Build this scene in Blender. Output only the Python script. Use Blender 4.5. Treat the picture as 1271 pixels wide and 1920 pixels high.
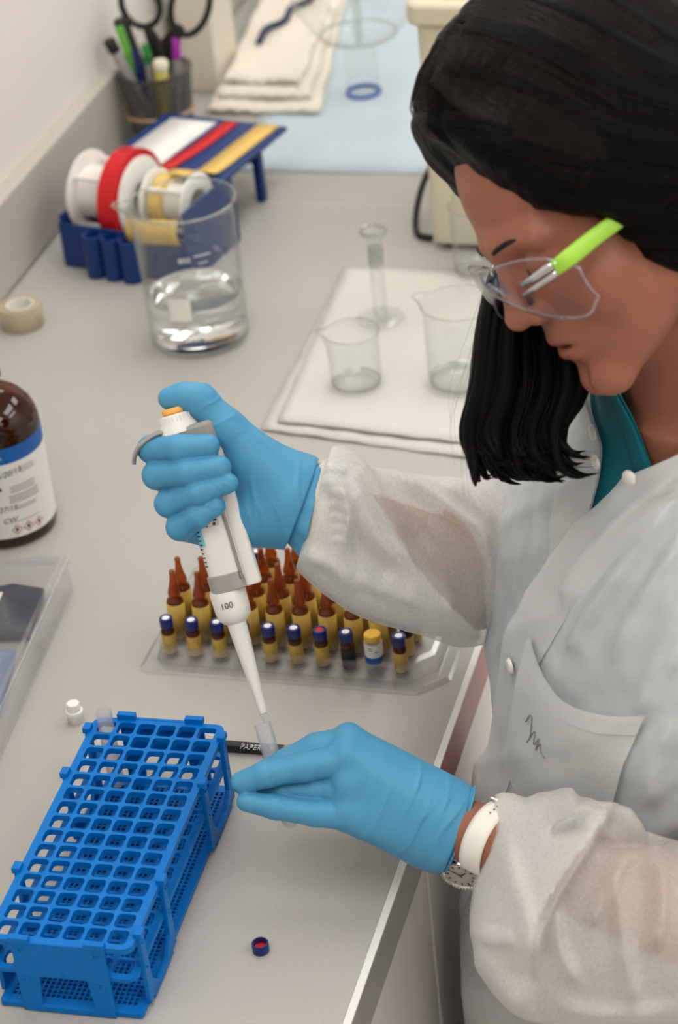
import bpy, bmesh, math, random
import numpy as np
from mathutils import Vector, Matrix, noise as mnoise
random.seed(7); rng = np.random.default_rng(7)
for o in list(bpy.data.objects): bpy.data.objects.remove(o)
SC = bpy.context.scene
COL = SC.collection
PI = math.pi

# ------------------------------------------------------------------ camera
# bench top is z = 0, the wall stands at x = -0.36, the bench runs along y
CAM_C = np.array([0.67398, -1.16225, 1.11164]); CAM_F = 4291.7
yaw, pitch, roll = 0.31433, 0.56007, -0.10878
_f = np.array([-math.sin(yaw)*math.cos(pitch), math.cos(yaw)*math.cos(pitch), -math.sin(pitch)])
_r0 = np.array([math.cos(yaw), math.sin(yaw), 0]); _u0 = np.cross(_r0, _f)
CR = math.cos(roll)*_r0 + math.sin(roll)*_u0
CU = -math.sin(roll)*_r0 + math.cos(roll)*_u0
cam_d = bpy.data.cameras.new('camera'); cam = bpy.data.objects.new('camera', cam_d); COL.objects.link(cam)
cam.matrix_world = Matrix(((CR[0], CU[0], -_f[0], CAM_C[0]), (CR[1], CU[1], -_f[1], CAM_C[1]), (CR[2], CU[2], -_f[2], CAM_C[2]), (0, 0, 0, 1)))
cam_d.sensor_fit = 'VERTICAL'; cam_d.sensor_height = 24.0; cam_d.lens = CAM_F/1920*24.0
cam_d.clip_start = 0.02; cam_d.clip_end = 60
cam_d.dof.use_dof = True; cam_d.dof.focus_distance = 1.69; cam_d.dof.aperture_fstop = 4.5
SC.camera = cam

# ------------------------------------------------------------------ world, exposure
w = bpy.data.worlds.new('world'); SC.world = w; w.use_nodes = True
w.node_tree.nodes['Background'].inputs[0].default_value = (1.0, 0.95, 0.88, 1); w.node_tree.nodes['Background'].inputs[1].default_value = 0.15
SC.view_settings.view_transform = 'Standard'; SC.view_settings.look = 'None'
SC.view_settings.exposure = 0.0; SC.view_settings.gamma = 1.0; SC.view_settings.use_curve_mapping = False
SC.cycles.use_denoising = True
SC.cycles.max_bounces = 8; SC.cycles.transmission_bounces = 6; SC.cycles.transparent_max_bounces = 20; SC.cycles.diffuse_bounces = 4; SC.cycles.glossy_bounces = 3
SC.cycles.caustics_reflective = False; SC.cycles.use_adaptive_sampling = True; SC.cycles.adaptive_threshold = 0.08; SC.cycles.adaptive_min_samples = 16
LIGHT_STRENGTH = 4.9        # ceiling troffers, built with the room below
LIGHT_COLOR = (1.0, 0.99, 0.965)

# ------------------------------------------------------------------ survey helpers (photo measurements -> real points)
def P(px, py, d):
    """point at depth d (metres along the view axis) under photo pixel px, py"""
    return CAM_C + d*(_f + CR*(px-635.5)/CAM_F - CU*(py-960)/CAM_F)
def Pz(px, py, z):
    v = _f + CR*(px-635.5)/CAM_F - CU*(py-960)/CAM_F
    return CAM_C + v*((z-CAM_C[2])/v[2])

# ------------------------------------------------------------------ materials
MATS = {}
def rgb(r, g, b):
    def c(v):
        v /= 255.0
        return v/12.92 if v <= 0.04045 else ((v+0.055)/1.055)**2.4
    return (c(r), c(g), c(b), 1)
def nt(name):
    m = bpy.data.materials.new(name); m.use_nodes = True; t = m.node_tree
    for n in list(t.nodes): t.nodes.remove(n)
    out = t.nodes.new('ShaderNodeOutputMaterial'); MATS[name] = m
    return m, t, out
def node(t, typ, **kw):
    n = t.nodes.new(typ)
    for k, v in kw.items():
        if k.startswith('_'): setattr(n, k[1:], v)
        else: n.inputs[k.replace('__', ' ')].default_value = v
    return n
def add_bump(t, bsdf, scale, strength, dist=0.001, detail=3, coords='Object', stretch=None, tex='noise'):
    tc = t.nodes.new('ShaderNodeTexCoord'); mp = t.nodes.new('ShaderNodeMapping')
    t.links.new(tc.outputs[coords], mp.inputs[0])
    if stretch: mp.inputs['Scale'].default_value = stretch
    if tex == 'noise':
        n = node(t, 'ShaderNodeTexNoise', Scale=scale, Detail=detail); o = n.outputs['Fac']
    elif tex == 'voronoi':
        n = node(t, 'ShaderNodeTexVoronoi', Scale=scale); o = n.outputs['Distance']
    else:
        n = node(t, 'ShaderNodeTexWave', Scale=scale, Distortion=3.0, Detail=2); o = n.outputs['Fac']
    t.links.new(mp.outputs[0], n.inputs['Vector'])
    b = node(t, 'ShaderNodeBump', Strength=strength, Distance=dist)
    t.links.new(o, b.inputs['Height']); t.links.new(b.outputs[0], bsdf.inputs['Normal'])
    return n
def mat(name, c, rough=0.5, metal=0.0, trans=0.0, ior=1.45, spec=0.5, bump=None, vary=None, sss=0.0, coat=0.0, sheen=0.0, emit=None):
    m, t, out = nt(name)
    b = t.nodes.new('ShaderNodeBsdfPrincipled')
    b.inputs['Base Color'].default_value = c; b.inputs['Roughness'].default_value = rough; b.inputs['Metallic'].default_value = metal
    b.inputs['Transmission Weight'].default_value = trans; b.inputs['IOR'].default_value = ior; b.inputs['Specular IOR Level'].default_value = spec
    b.inputs['Coat Weight'].default_value = coat; b.inputs['Sheen Weight'].default_value = sheen
    if sss:
        b.inputs['Subsurface Weight'].default_value = sss; b.inputs['Subsurface Radius'].default_value = (1, .45, .25); b.inputs['Subsurface Scale'].default_value = 0.004
    if emit:
        b.inputs['Emission Color'].default_value = emit[0]; b.inputs['Emission Strength'].default_value = emit[1]
    t.links.new(b.outputs[0], out.inputs[0])
    if bump: add_bump(t, b, **bump)
    if vary:      # (scale, amount): value noise on the colour
        tc = t.nodes.new('ShaderNodeTexCoord'); n = node(t, 'ShaderNodeTexNoise', Scale=vary[0], Detail=4)
        t.links.new(tc.outputs['Object'], n.inputs['Vector'])
        mx = node(t, 'ShaderNodeMix', _data_type='RGBA')
        mx.inputs['A'].default_value = tuple(max(0, v*(1-vary[1])) for v in c[:3])+(1,)
        mx.inputs['B'].default_value = tuple(min(1, v*(1+vary[1])) for v in c[:3])+(1,)
        t.links.new(n.outputs['Fac'], mx.inputs['Factor']); t.links.new(mx.outputs['Result'], b.inputs['Base Color'])
    return m
def thin_clear(name, tint=(1, 1, 1, 1), rough=0.03, refl=0.10, body=0.0, body_col=(1, 1, 1, 1), ior=1.45):
    """thin clear wall: what lies behind shows through, fresnel gloss on top, optional milky body"""
    m, t, out = nt(name)
    tr = t.nodes.new('ShaderNodeBsdfTransparent'); tr.inputs[0].default_value = tint
    gl = t.nodes.new('ShaderNodeBsdfGlossy'); gl.inputs['Roughness'].default_value = rough
    base = tr
    if body:
        df = t.nodes.new('ShaderNodeBsdfDiffuse'); df.inputs[0].default_value = body_col
        tl = t.nodes.new('ShaderNodeBsdfTranslucent'); tl.inputs[0].default_value = body_col
        a = t.nodes.new('ShaderNodeMixShader'); a.inputs[0].default_value = 0.5
        t.links.new(df.outputs[0], a.inputs[1]); t.links.new(tl.outputs[0], a.inputs[2])
        mb = t.nodes.new('ShaderNodeMixShader'); mb.inputs[0].default_value = body
        t.links.new(tr.outputs[0], mb.inputs[1]); t.links.new(a.outputs[0], mb.inputs[2]); base = mb
    fr = node(t, 'ShaderNodeLayerWeight', Blend=0.5); pw = node(t, 'ShaderNodeMath', _operation='POWER'); pw.inputs[1].default_value = 4.0
    t.links.new(fr.outputs['Facing'], pw.inputs[0])
    mr = node(t, 'ShaderNodeMapRange'); mr.inputs['To Max'].default_value = 0.75; mr.inputs['To Min'].default_value = 0.02+0.08*refl
    t.links.new(pw.outputs[0], mr.inputs['Value'])
    mx = t.nodes.new('ShaderNodeMixShader')
    t.links.new(mr.outputs[0], mx.inputs[0]); t.links.new(base.outputs[0], mx.inputs[1]); t.links.new(gl.outputs[0], mx.inputs[2])
    t.links.new(mx.outputs[0], out.inputs[0])
    return m

# ------------------------------------------------------------------ mesh helpers
def link(name, me, m=None, parent=None, smooth=False):
    o = bpy.data.objects.new(name, me); COL.objects.link(o)
    if m is not None: me.materials.append(MATS[m] if isinstance(m, str) else m)
    if parent is not None: o.parent = parent
    if smooth: me.shade_smooth()
    return o
def tag(o, label=None, cat=None, group=None, kind=None):
    if label: o['label'] = label
    if cat: o['category'] = cat
    if group: o['group'] = group
    if kind: o['kind'] = kind
    return o
def thing(name, label, cat, loc=(0, 0, 0), rotz=0.0, group=None):
    o = bpy.data.objects.new(name, None); COL.objects.link(o); o.empty_display_size = 0.02
    o.location = loc; o.rotation_euler = (0, 0, rotz)
    return tag(o, label, cat, group)
def frame_from(z, x=None):
    z = Vector(z).normalized()
    x = Vector(x) if x is not None else (Vector((1, 0, 0)) if abs(z.x) < 0.9 else Vector((0, 1, 0)))
    x = (x - z*x.dot(z)).normalized(); y = z.cross(x)
    return Matrix((x, y, z)).transposed()
class MB:
    def __init__(s): s.v = []; s.f = []
    def add(s, vs, fs, M=None):
        n = len(s.v)
        s.v += [tuple(M @ Vector(p)) if M is not None else tuple(p) for p in vs]
        s.f += [tuple(i+n for i in f) for f in fs]; return s
    def box(s, c, size, M=None):
        x, y, z = c; a, b, h = size[0]/2, size[1]/2, size[2]/2
        vs = [(x+i*a, y+j*b, z+k*h) for k in (-1, 1) for j in (-1, 1) for i in (-1, 1)]
        return s.add(vs, [(0, 2, 3, 1), (4, 5, 7, 6), (0, 1, 5, 4), (2, 6, 7, 3), (0, 4, 6, 2), (1, 3, 7, 5)], M)
    def box2(s, lo, hi, M=None):
        return s.box([(lo[i]+hi[i])/2 for i in range(3)], [hi[i]-lo[i] for i in range(3)], M)
    def prism(s, poly, z0, z1, M=None):
        n = len(poly)
        vs = [(x, y, z0) for x, y in poly]+[(x, y, z1) for x, y in poly]
        fs = [tuple(reversed(range(n))), tuple(range(n, 2*n))]+[(i, (i+1) % n, n+(i+1) % n, n+i) for i in range(n)]
        return s.add(vs, fs, M)
    def lathe(s, prof, n=32, M=None, closed=False):
        """profile of (r, z); ends are capped where r > 0 unless closed (ring profile)"""
        vs = []; fs = []; k = len(prof)
        for r, z in prof:
            for i in range(n): vs.append((r*math.cos(2*PI*i/n), r*math.sin(2*PI*i/n), z))
        for j in range(k if closed else k-1):
            a = j*n; b = ((j+1) % k)*n
            for i in range(n): fs.append((a+i, a+(i+1) % n, b+(i+1) % n, b+i))
        if not closed:
            fs.append(tuple(reversed(range(n)))); fs.append(tuple(range((k-1)*n, k*n)))
        return s.add(vs, fs, M)
    def tube(s, path, rad, n=10, cap=True, flat=None, up=None):
        """swept tube; rad scalar or list; flat = (a, b) section scale"""
        path = [Vector(p) for p in path]; k = len(path)
        rad = rad if hasattr(rad, '__len__') else [rad]*k
        vs = []; fs = []; x = Vector(up) if up is not None else None
        for j in range(k):
            d = (path[min(j+1, k-1)]-path[max(j-1, 0)]).normalized()
            F = frame_from(d, x); x = F.col[0].copy()
            for i in range(n):
                a = 2*PI*i/n; ca, sa = math.cos(a), math.sin(a)
                if flat: ca *= flat[0]; sa *= flat[1]
                vs.append(path[j]+F @ Vector((rad[j]*ca, rad[j]*sa, 0)))
        for j in range(k-1):
            for i in range(n): fs.append((j*n+i, j*n+(i+1) % n, (j+1)*n+(i+1) % n, (j+1)*n+i))
        if cap: fs += [tuple(reversed(range(n))), tuple(range((k-1)*n, k*n))]
        return s.add(vs, fs)
    def grid(s, pts, wrap=False):
        """pts[rows][cols] -> quads"""
        R, Cn = len(pts), len(pts[0]); vs = [p for r in pts for p in r]; fs = []
        for j in range(R-1):
            for i in range(Cn if wrap else Cn-1):
                fs.append((j*Cn+i, j*Cn+(i+1) % Cn, (j+1)*Cn+(i+1) % Cn, (j+1)*Cn+i))
        return s.add(vs, fs)
    def mesh(s, name):
        me = bpy.data.meshes.new(name); me.from_pydata([tuple(p) for p in s.v], [], s.f); me.update(); return me
    def build(s, name, m, parent=None, smooth=None, bevel=0.0, seg=2, solid=0.0, sub=0):
        me = s.mesh(name); bm = bmesh.new(); bm.from_mesh(me); bmesh.ops.recalc_face_normals(bm, faces=bm.faces); bm.to_mesh(me); bm.free()
        o = link(name, me, m, parent)
        if smooth is not None:
            if smooth >= 180: me.shade_smooth()
            else:
                me.shade_smooth(); me.set_sharp_from_angle(angle=math.radians(smooth))
        if solid:
            md = o.modifiers.new('thickness', 'SOLIDIFY'); md.thickness = solid; md.offset = 0
        if bevel:
            md = o.modifiers.new('edges', 'BEVEL'); md.width = bevel; md.segments = seg; md.limit_method = 'ANGLE'; md.angle_limit = math.radians(40)
            md.harden_normals = False
        if sub:
            md = o.modifiers.new('smooth', 'SUBSURF'); md.levels = sub; md.render_levels = sub
        return o
def spline(pts, n):
    """Catmull-Rom through points (any dimension) -> n samples"""
    p = np.array(pts, float); k = len(p)
    q = np.vstack([2*p[0]-p[1], p, 2*p[-1]-p[-2]]); out = []
    for t in np.linspace(0, k-1-1e-9, n):
        i = int(t); u = t-i; a, b, c, d = q[i:i+4]
        out.append(0.5*((2*b)+(-a+c)*u+(2*a-5*b+4*c-d)*u*u+(-a+3*b-3*c+d)*u**3))
    return np.array(out)
def rrect(w, h, r, n=5, c=(0, 0)):
    out = []
    for cx, cy, a0 in ((w/2-r, h/2-r, 0), (-w/2+r, h/2-r, PI/2), (-w/2+r, -h/2+r, PI), (w/2-r, -h/2+r, 1.5*PI)):
        for i in range(n): a = a0+PI/2*i/(n-1); out.append((c[0]+cx+r*math.cos(a), c[1]+cy+r*math.sin(a)))
    return out
def text_mesh(body, size, shear=0.0, res=3):
    cu = bpy.data.curves.new('lettering', 'FONT'); cu.body = body; cu.size = size; cu.align_x = 'CENTER'; cu.align_y = 'CENTER'; cu.shear = shear; cu.resolution_u = res; cu.fill_mode = 'FRONT'
    o = bpy.data.objects.new('lettering', cu); COL.objects.link(o)
    dg = bpy.context.evaluated_depsgraph_get(); dg.update()
    me = o.evaluated_get(dg).to_mesh()
    vs = [tuple(v.co) for v in me.vertices]; fs = [tuple(p.vertices) for p in me.polygons]
    o.evaluated_get(dg).to_mesh_clear(); bpy.data.objects.remove(o); bpy.data.curves.remove(cu)
    return vs, fs
def text_on(name, body, size, fn, m, parent, shear=0.0, at=(0, 0), rot=0.0):
    vs, fs = text_mesh(body, size, shear); c, s = math.cos(rot), math.sin(rot)
    b = MB(); b.add([fn(at[0]+x*c-y*s, at[1]+x*s+y*c) for x, y, z in vs], fs)
    me = b.mesh(name); return link(name, me, m, parent)
def copy_tree(o, parent=None):
    c = o.copy(); COL.objects.link(c); c.parent = parent
    for ch in o.children: copy_tree(ch, c)
    return c

# ------------------------------------------------------------------ signed-distance modelling for organic shapes
def smin(a, b, k):
    h = np.clip(0.5+0.5*(b-a)/k, 0, 1); return b*(1-h)+a*h-k*h*(1-h)
def smax(a, b, k): return -smin(-a, -b, k)
def d_cone(p, a, b, ra, rb):
    """round cone (capsule with two radii)"""
    a = np.asarray(a, float); b = np.asarray(b, float); ab = b-a; L2 = ab@ab
    h = np.clip(((p-a)@ab)/L2, 0, 1)
    return np.linalg.norm(p-a-h[:, None]*ab, axis=1)-(ra+(rb-ra)*h)
def d_ell(p, c, r, M=None):
    q = p-np.asarray(c, float)
    if M is not None: q = q@np.asarray(M)        # columns of M = local axes
    r = np.asarray(r, float); k0 = np.linalg.norm(q/r, axis=1); k1 = np.linalg.norm(q/(r*r), axis=1)
    return k0*(k0-1)/np.maximum(k1, 1e-9)
def sdf_mesh(name, fn, lo, hi, h, smooth_iter=1):
    """surface nets over fn(points)->distance, evaluated only near the surface"""
    lo = np.array(lo, float); hi = np.array(hi, float); B = 6
    nb = np.ceil((hi-lo)/(h*B)).astype(int); n = nb*B+1
    bc = np.stack(np.meshgrid(*[np.arange(k) for k in nb], indexing='ij'), -1).reshape(-1, 3)
    cen = lo+(bc+0.5)*B*h
    dc = np.concatenate([fn(c) for c in np.array_split(cen, max(1, len(cen)//60000))])
    act = bc[np.abs(dc) < B*h*1.35+0.0012]
    D = np.full(tuple(n), 1.0, np.float32)
    for (i, j, k), d in zip(bc[dc < 0], dc[dc < 0]): D[i*B:i*B+B+1, j*B:j*B+B+1, k*B:k*B+B+1] = -1
    off = np.stack(np.meshgrid(*[np.arange(B+1)]*3, indexing='ij'), -1).reshape(-1, 3)
    for ch in np.array_split(act, max(1, len(act)//200)):
        idx = (ch[:, None, :]*B+off[None]).reshape(-1, 3)
        D[idx[:, 0], idx[:, 1], idx[:, 2]] = fn(lo+idx*h)
    S = D < 0
    c = np.zeros(tuple(n-1), np.int8)
    for a in (0, 1):
        for b in (0, 1):
            for e in (0, 1): c += S[a:n[0]-1+a, b:n[1]-1+b, e:n[2]-1+e]
    cells = np.argwhere((c > 0) & (c < 8)); ids = -np.ones(tuple(n-1), np.int64); ids[tuple(cells.T)] = np.arange(len(cells))
    acc = np.zeros((len(cells), 3)); cnt = np.zeros(len(cells))
    cor = np.array([(a, b, e) for a in (0, 1) for b in (0, 1) for e in (0, 1)])
    for a in range(8):
        for b in range(a+1, 8):
            if np.abs(cor[a]-cor[b]).sum() != 1: continue
            da = D[tuple((cells+cor[a]).T)]; db = D[tuple((cells+cor[b]).T)]; m = (da < 0) != (db < 0)
            t = da[m]/(da[m]-db[m]); acc[m] += cor[a]+(cor[b]-cor[a])*t[:, None]; cnt[m] += 1
    V = lo+(cells+acc/cnt[:, None])*h
    F = []
    for ax in range(3):
        o1, o2 = [(1, 2), (2, 0), (0, 1)][ax]
        sl = [slice(1, n[q]-1) for q in range(3)]; sl[ax] = slice(0, n[ax]-1); sl2 = list(sl); sl2[ax] = slice(1, n[ax])
        s0 = S[tuple(sl)]; s1 = S[tuple(sl2)]; e = np.argwhere(s0 != s1); flip = s0[tuple(e.T)]
        base = e.copy(); base[:, o1] += 1; base[:, o2] += 1
        def cid(d1, d2):
            q = base.copy(); q[:, o1] -= d1; q[:, o2] -= d2; return ids[tuple(q.T)]
        q = np.stack([cid(1, 1), cid(0, 1), cid(0, 0), cid(1, 0)], 1)
        q[~flip] = q[~flip][:, ::-1]; F.append(q)
    F = np.concatenate(F); F = F[(F >= 0).all(1)]
    for _ in range(smooth_iter):
        A = np.zeros_like(V); N = np.zeros(len(V))
        for i in range(4):
            a, b = F[:, i], F[:, (i+1) % 4]; np.add.at(A, a, V[b]); np.add.at(N, a, 1); np.add.at(A, b, V[a]); np.add.at(N, b, 1)
        V = V*0.5+0.5*A/np.maximum(N, 1)[:, None]
    me = bpy.data.meshes.new(name); me.vertices.add(len(V)); me.vertices.foreach_set('co', V.ravel())
    me.loops.add(len(F)*4); me.loops.foreach_set('vertex_index', F.ravel().astype(np.int32))
    me.polygons.add(len(F)); me.polygons.foreach_set('loop_start', np.arange(0, len(F)*4, 4, dtype=np.int32)); me.polygons.foreach_set('loop_total', np.full(len(F), 4, np.int32))
    me.update(); me.validate(); me.shade_smooth()
    return me
def ridged(p, d, freq, seed=0.0, warp=0.004):
    """wavy parallel wrinkles across direction d (numpy, metres)"""
    d = np.asarray(d, float); d = d/np.linalg.norm(d)
    s = p@d; e1 = np.cross(d, [0.3, 0.5, 0.8]); e1 /= np.linalg.norm(e1); e2 = np.cross(d, e1); a = p@e1; b = p@e2
    w_ = warp*(np.sin(a*150+seed)+np.sin(b*190+1.7*seed)+0.6*np.sin((a+b)*420+seed*3))
    x = (s+w_)*freq
    return np.sin(x+0.8*np.sin(x*0.37+seed))*0.6+np.sin(x*2.3+seed*2)*0.25
def wrinkle(p, d, freq, seed=0.0):
    """sharp thin ridges running across direction d"""
    d = np.asarray(d, float); d = d/np.linalg.norm(d); s = p@d; e1 = np.cross(d, [0.3, 0.5, 0.8]); e1 /= np.linalg.norm(e1); e2 = np.cross(d, e1); a = p@e1; b = p@e2
    x = (s+.004*np.sin(a*38+seed)+.0035*np.sin(b*45+2*seed)+.0012*np.sin((a-b)*130+seed))*freq
    x = x+.9*np.sin(x*.31+seed)
    am = .55+.45*np.sin(a*70+b*50+x*.5+seed)
    return (1-np.abs(np.sin(x*.5)))**3*am
# ------------------------------------------------------------------ surface materials
def bench_mat():
    m, t, out = nt('bench_laminate')
    b = t.nodes.new('ShaderNodeBsdfPrincipled'); b.inputs['Roughness'].default_value = 0.42; b.inputs['Specular IOR Level'].default_value = 0.4
    tc = t.nodes.new('ShaderNodeTexCoord')
    n = node(t, 'ShaderNodeTexNoise', Scale=900.0, Detail=2); t.links.new(tc.outputs['Object'], n.inputs['Vector'])
    n2 = node(t, 'ShaderNodeTexNoise', Scale=4.0, Detail=5); t.links.new(tc.outputs['Object'], n2.inputs['Vector'])
    r = node(t, 'ShaderNodeValToRGB'); r.color_ramp.elements[0].position = .25; r.color_ramp.elements[0].color = rgb(174, 170, 163); r.color_ramp.elements[1].position = .75; r.color_ramp.elements[1].color = rgb(189, 186, 180)
    mx = node(t, 'ShaderNodeMix', _data_type='RGBA', _blend_type='MULTIPLY'); mx.inputs['Factor'].default_value = .15
    t.links.new(n.outputs['Fac'], r.inputs[0]); t.links.new(r.outputs[0], mx.inputs['A']); t.links.new(n2.outputs['Fac'], mx.inputs['B'])
    t.links.new(mx.outputs['Result'], b.inputs['Base Color'])
    bp = node(t, 'ShaderNodeBump', Strength=.12, Distance=.0006); n3 = node(t, 'ShaderNodeTexNoise', Scale=700.0, Detail=1); t.links.new(tc.outputs['Object'], n3.inputs['Vector'])
    t.links.new(n3.outputs['Fac'], bp.inputs['Height']); t.links.new(bp.outputs[0], b.inputs['Normal']); t.links.new(b.outputs[0], out.inputs[0])
bench_mat()
mat('wall_paint', rgb(230, 225, 219), .7, bump=dict(scale=220, strength=.08, dist=.001))
mat('splash_laminate', rgb(190, 184, 175), .45, vary=(600, .03))
mat('floor_vinyl', rgb(208, 202, 196), .4, vary=(12, .08))
mat('ceiling_tile', rgb(232, 228, 222), .85, bump=dict(scale=160, strength=.3, dist=.002))
mat('edge_steel', rgb(196, 190, 184), .28, metal=.85)
mat('edge_pink_reflection', rgb(196, 128, 128), .3, spec=.5)  # pinkish reflection on the front edge, put into the base colour
mat('edge_lip', rgb(236, 234, 228), .3)
mat('cabinet_paint', rgb(236, 230, 226), .35, spec=.5)
mat('joint_filler', rgb(214, 208, 198), .5)
mat('dark_plastic', rgb(26, 25, 25), .4)
mat('lamp_frame', rgb(230, 230, 228), .4)
mat('lamp_lens', (1, 1, 1, 1), .5, emit=(LIGHT_COLOR+(1,), LIGHT_STRENGTH))

# ------------------------------------------------------------------ room
def slab(name, lo, hi, m, parent=None, **kw):
    o = MB().box2(lo, hi).build(name, m, parent, **kw)
    if parent is None: o['kind'] = 'structure'
    return o
FL = -0.92; CE = 1.85
slab('floor', (-.6, -2.9, FL-.1), (3.1, 4.3, FL), 'floor_vinyl')
slab('ceiling', (-.6, -2.9, CE+.06), (3.1, 4.3, CE+.16), 'ceiling_tile')
slab('wall_left', (-.5, -2.8, FL), (-.376, 4.2, CE+.06), 'wall_paint')
slab('wall_right', (3.0, -2.8, FL), (3.1, 4.2, CE+.06), 'wall_paint')
slab('wall_back', (-.376, 4.1, FL), (3.0, 4.2, CE+.06), 'wall_paint')
slab('wall_front', (-.376, -2.8, FL), (3.0, -2.7, CE+.06), 'wall_paint')
slab('trim_1', (-.376, -2.3, .0005), (-.358, 3.2, .1), 'splash_laminate', bevel=.002)['label'] = 'grey laminate backsplash running along the wall behind the bench'
for i, (x, y) in enumerate(((.15, .85), (.15, 2.55), (1.55, .85), (1.55, -.85), (.15, -.85), (1.55, 2.55), (2.5, -.85), (2.5, .85))):  # last two are unseen fill panels, added to brighten cabinet front and coat
    L = thing('ceiling_light', 'recessed rectangular ceiling light panel, '+('over the work bench', 'over the far bench end', 'over the aisle behind the worker', 'over the aisle near the front wall', 'over the near bench end', 'over the aisle at the back wall', 'added as unseen fill nearest the right wall at the front', 'added as unseen fill nearest the right wall beside the worker')[i], 'light', (x, y, CE), 0, 'ceiling light panels')
    fr = MB()
    for sx in (-1, 1): fr.box((sx*.315, 0, 0.012), (.03, 1.26, .03))
    for sy in (-1, 1): fr.box((0, sy*.615, 0.012), (.6, .03, .03))
    fr.build('frame', 'lamp_frame', L, bevel=.002)
    MB().box((0, 0, .02), (.6, 1.2, .01)).build('lens', 'lamp_lens', L)
# ceiling panels around the lights
ceil = MB(); ceil.box2((-.5, -2.8, CE+.03), (3.0, 4.2, CE+.045)); o = ceil.build('ceiling_grid', 'ceiling_tile'); o['kind'] = 'structure'

# ------------------------------------------------------------------ bench
XF = .2965
def countertop(y0, y1, label):
    t = thing('countertop', label, 'countertop', (0, 0, 0), 0)
    MB().box2((-.358, y0, -.030), (XF-.004, y1, 0)).build('worktop', 'bench_laminate', t, bevel=.0008)
    MB().box2((XF-.004, y0, -.0012), (XF+.0018, y1, .0006)).build('edge_lip', 'edge_lip', t, bevel=.0004)
    for a, b, m in ((y0, min(y1, .112), 'edge_steel'), (max(y0, .1125), y1, 'edge_pink_reflection')):  # steel near the camera, then a stretch coloured pink as if reflecting
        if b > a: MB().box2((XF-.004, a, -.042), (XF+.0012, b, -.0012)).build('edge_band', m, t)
    return t
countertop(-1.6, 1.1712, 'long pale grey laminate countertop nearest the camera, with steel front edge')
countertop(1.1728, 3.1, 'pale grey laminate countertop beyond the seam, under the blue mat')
MB().box2((-.358, 1.1712, -.03), (XF, 1.1728, .0002)).build('trim_2', 'joint_filler')['kind'] = 'structure'
ys = [-1.643, -1.043, -.443, .157, .757, 1.357, 1.957, 2.557]
names = ['nearest the front wall', 'second from the front wall', 'below the tube rack', 'in front of the worker', 'under the paper towel', 'under the beige box', 'farthest from the camera']
for i in range(7):
    c = thing('base_cabinet', 'pale grey base cabinet under the bench, '+names[i], 'cabinet', (0, ys[i], FL), 0, 'base cabinets')
    MB().box2((-.35, .004, .1), (.262, .596, .877)).build('body', 'cabinet_paint', c)
    MB().box2((-.35, .004, 0), (.2, .596, .1)).build('toe_kick', 'dark_plastic', c)
    for (a, b) in ((.002, .598),):
        d = MB().box2((.264, a+.001, .105), (.285, b-.001, .876)).build('door', 'cabinet_paint', c, bevel=.0015)
        h = MB(); yy = b-.05 if i % 2 else a+.05
        h.tube([(.285, yy, .60), (.31, yy, .60), (.31, yy, .72), (.285, yy, .72)], .005, 8); h.build('handle', 'edge_steel', d, smooth=40)
# ------------------------------------------------------------------ materials of the bench things
mat('rack_blue', rgb(0, 112, 196), .42, spec=.22)
mat('white_plastic', rgb(238, 236, 230), .35)
mat('white_matte', rgb(236, 232, 224), .7)
mat('black_ink', rgb(28, 28, 30), .6)
mat('grey_ink', rgb(150, 146, 142), .7)
mat('red_ink', rgb(200, 90, 80), .7)
mat('gold_foil', rgb(214, 176, 96), .35, metal=.6)
mat('cap_blue', rgb(6, 28, 104), .3, coat=.3)
mat('septum_white', rgb(236, 236, 238), .5)
mat('septum_red', rgb(190, 30, 28), .5)
mat('label_yellow', rgb(206, 172, 84), .6, vary=(350, .12))
mat('label_white', rgb(232, 230, 226), .55)
mat('label_blue', rgb(14, 92, 168), .45)
mat('label_dark', rgb(34, 32, 34), .5)
mat('yellow_cap', rgb(226, 178, 62), .4)
thin_clear('amber_glass', (0.62, 0.24, 0.06, 1), .03, .3, body=.30, body_col=rgb(140, 68, 24))
thin_clear('ampoule_glass', (0.72, 0.34, 0.11, 1), .03, .3, body=.40, body_col=rgb(176, 98, 48))
mat('amber_dark', rgb(48, 18, 8), .08, coat=.6)
thin_clear('clear_plastic', (.985, .987, .99, 1), .09, .5, body=.05, body_col=rgb(225, 228, 232))
thin_clear('clear_glass', (.975, .985, .98, 1), .02, .25)
thin_clear('glass_edge', (.88, .90, .88, 1), .03, 1.0, body=.12, body_col=rgb(225, 226, 210))
thin_clear('tube_pp', (.985, .985, .99, 1), .25, .3, body=.20, body_col=rgb(246, 248, 250))
mat('water', (1, 1, 1, 1), 0.0, trans=1.0, ior=1.33)

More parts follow.
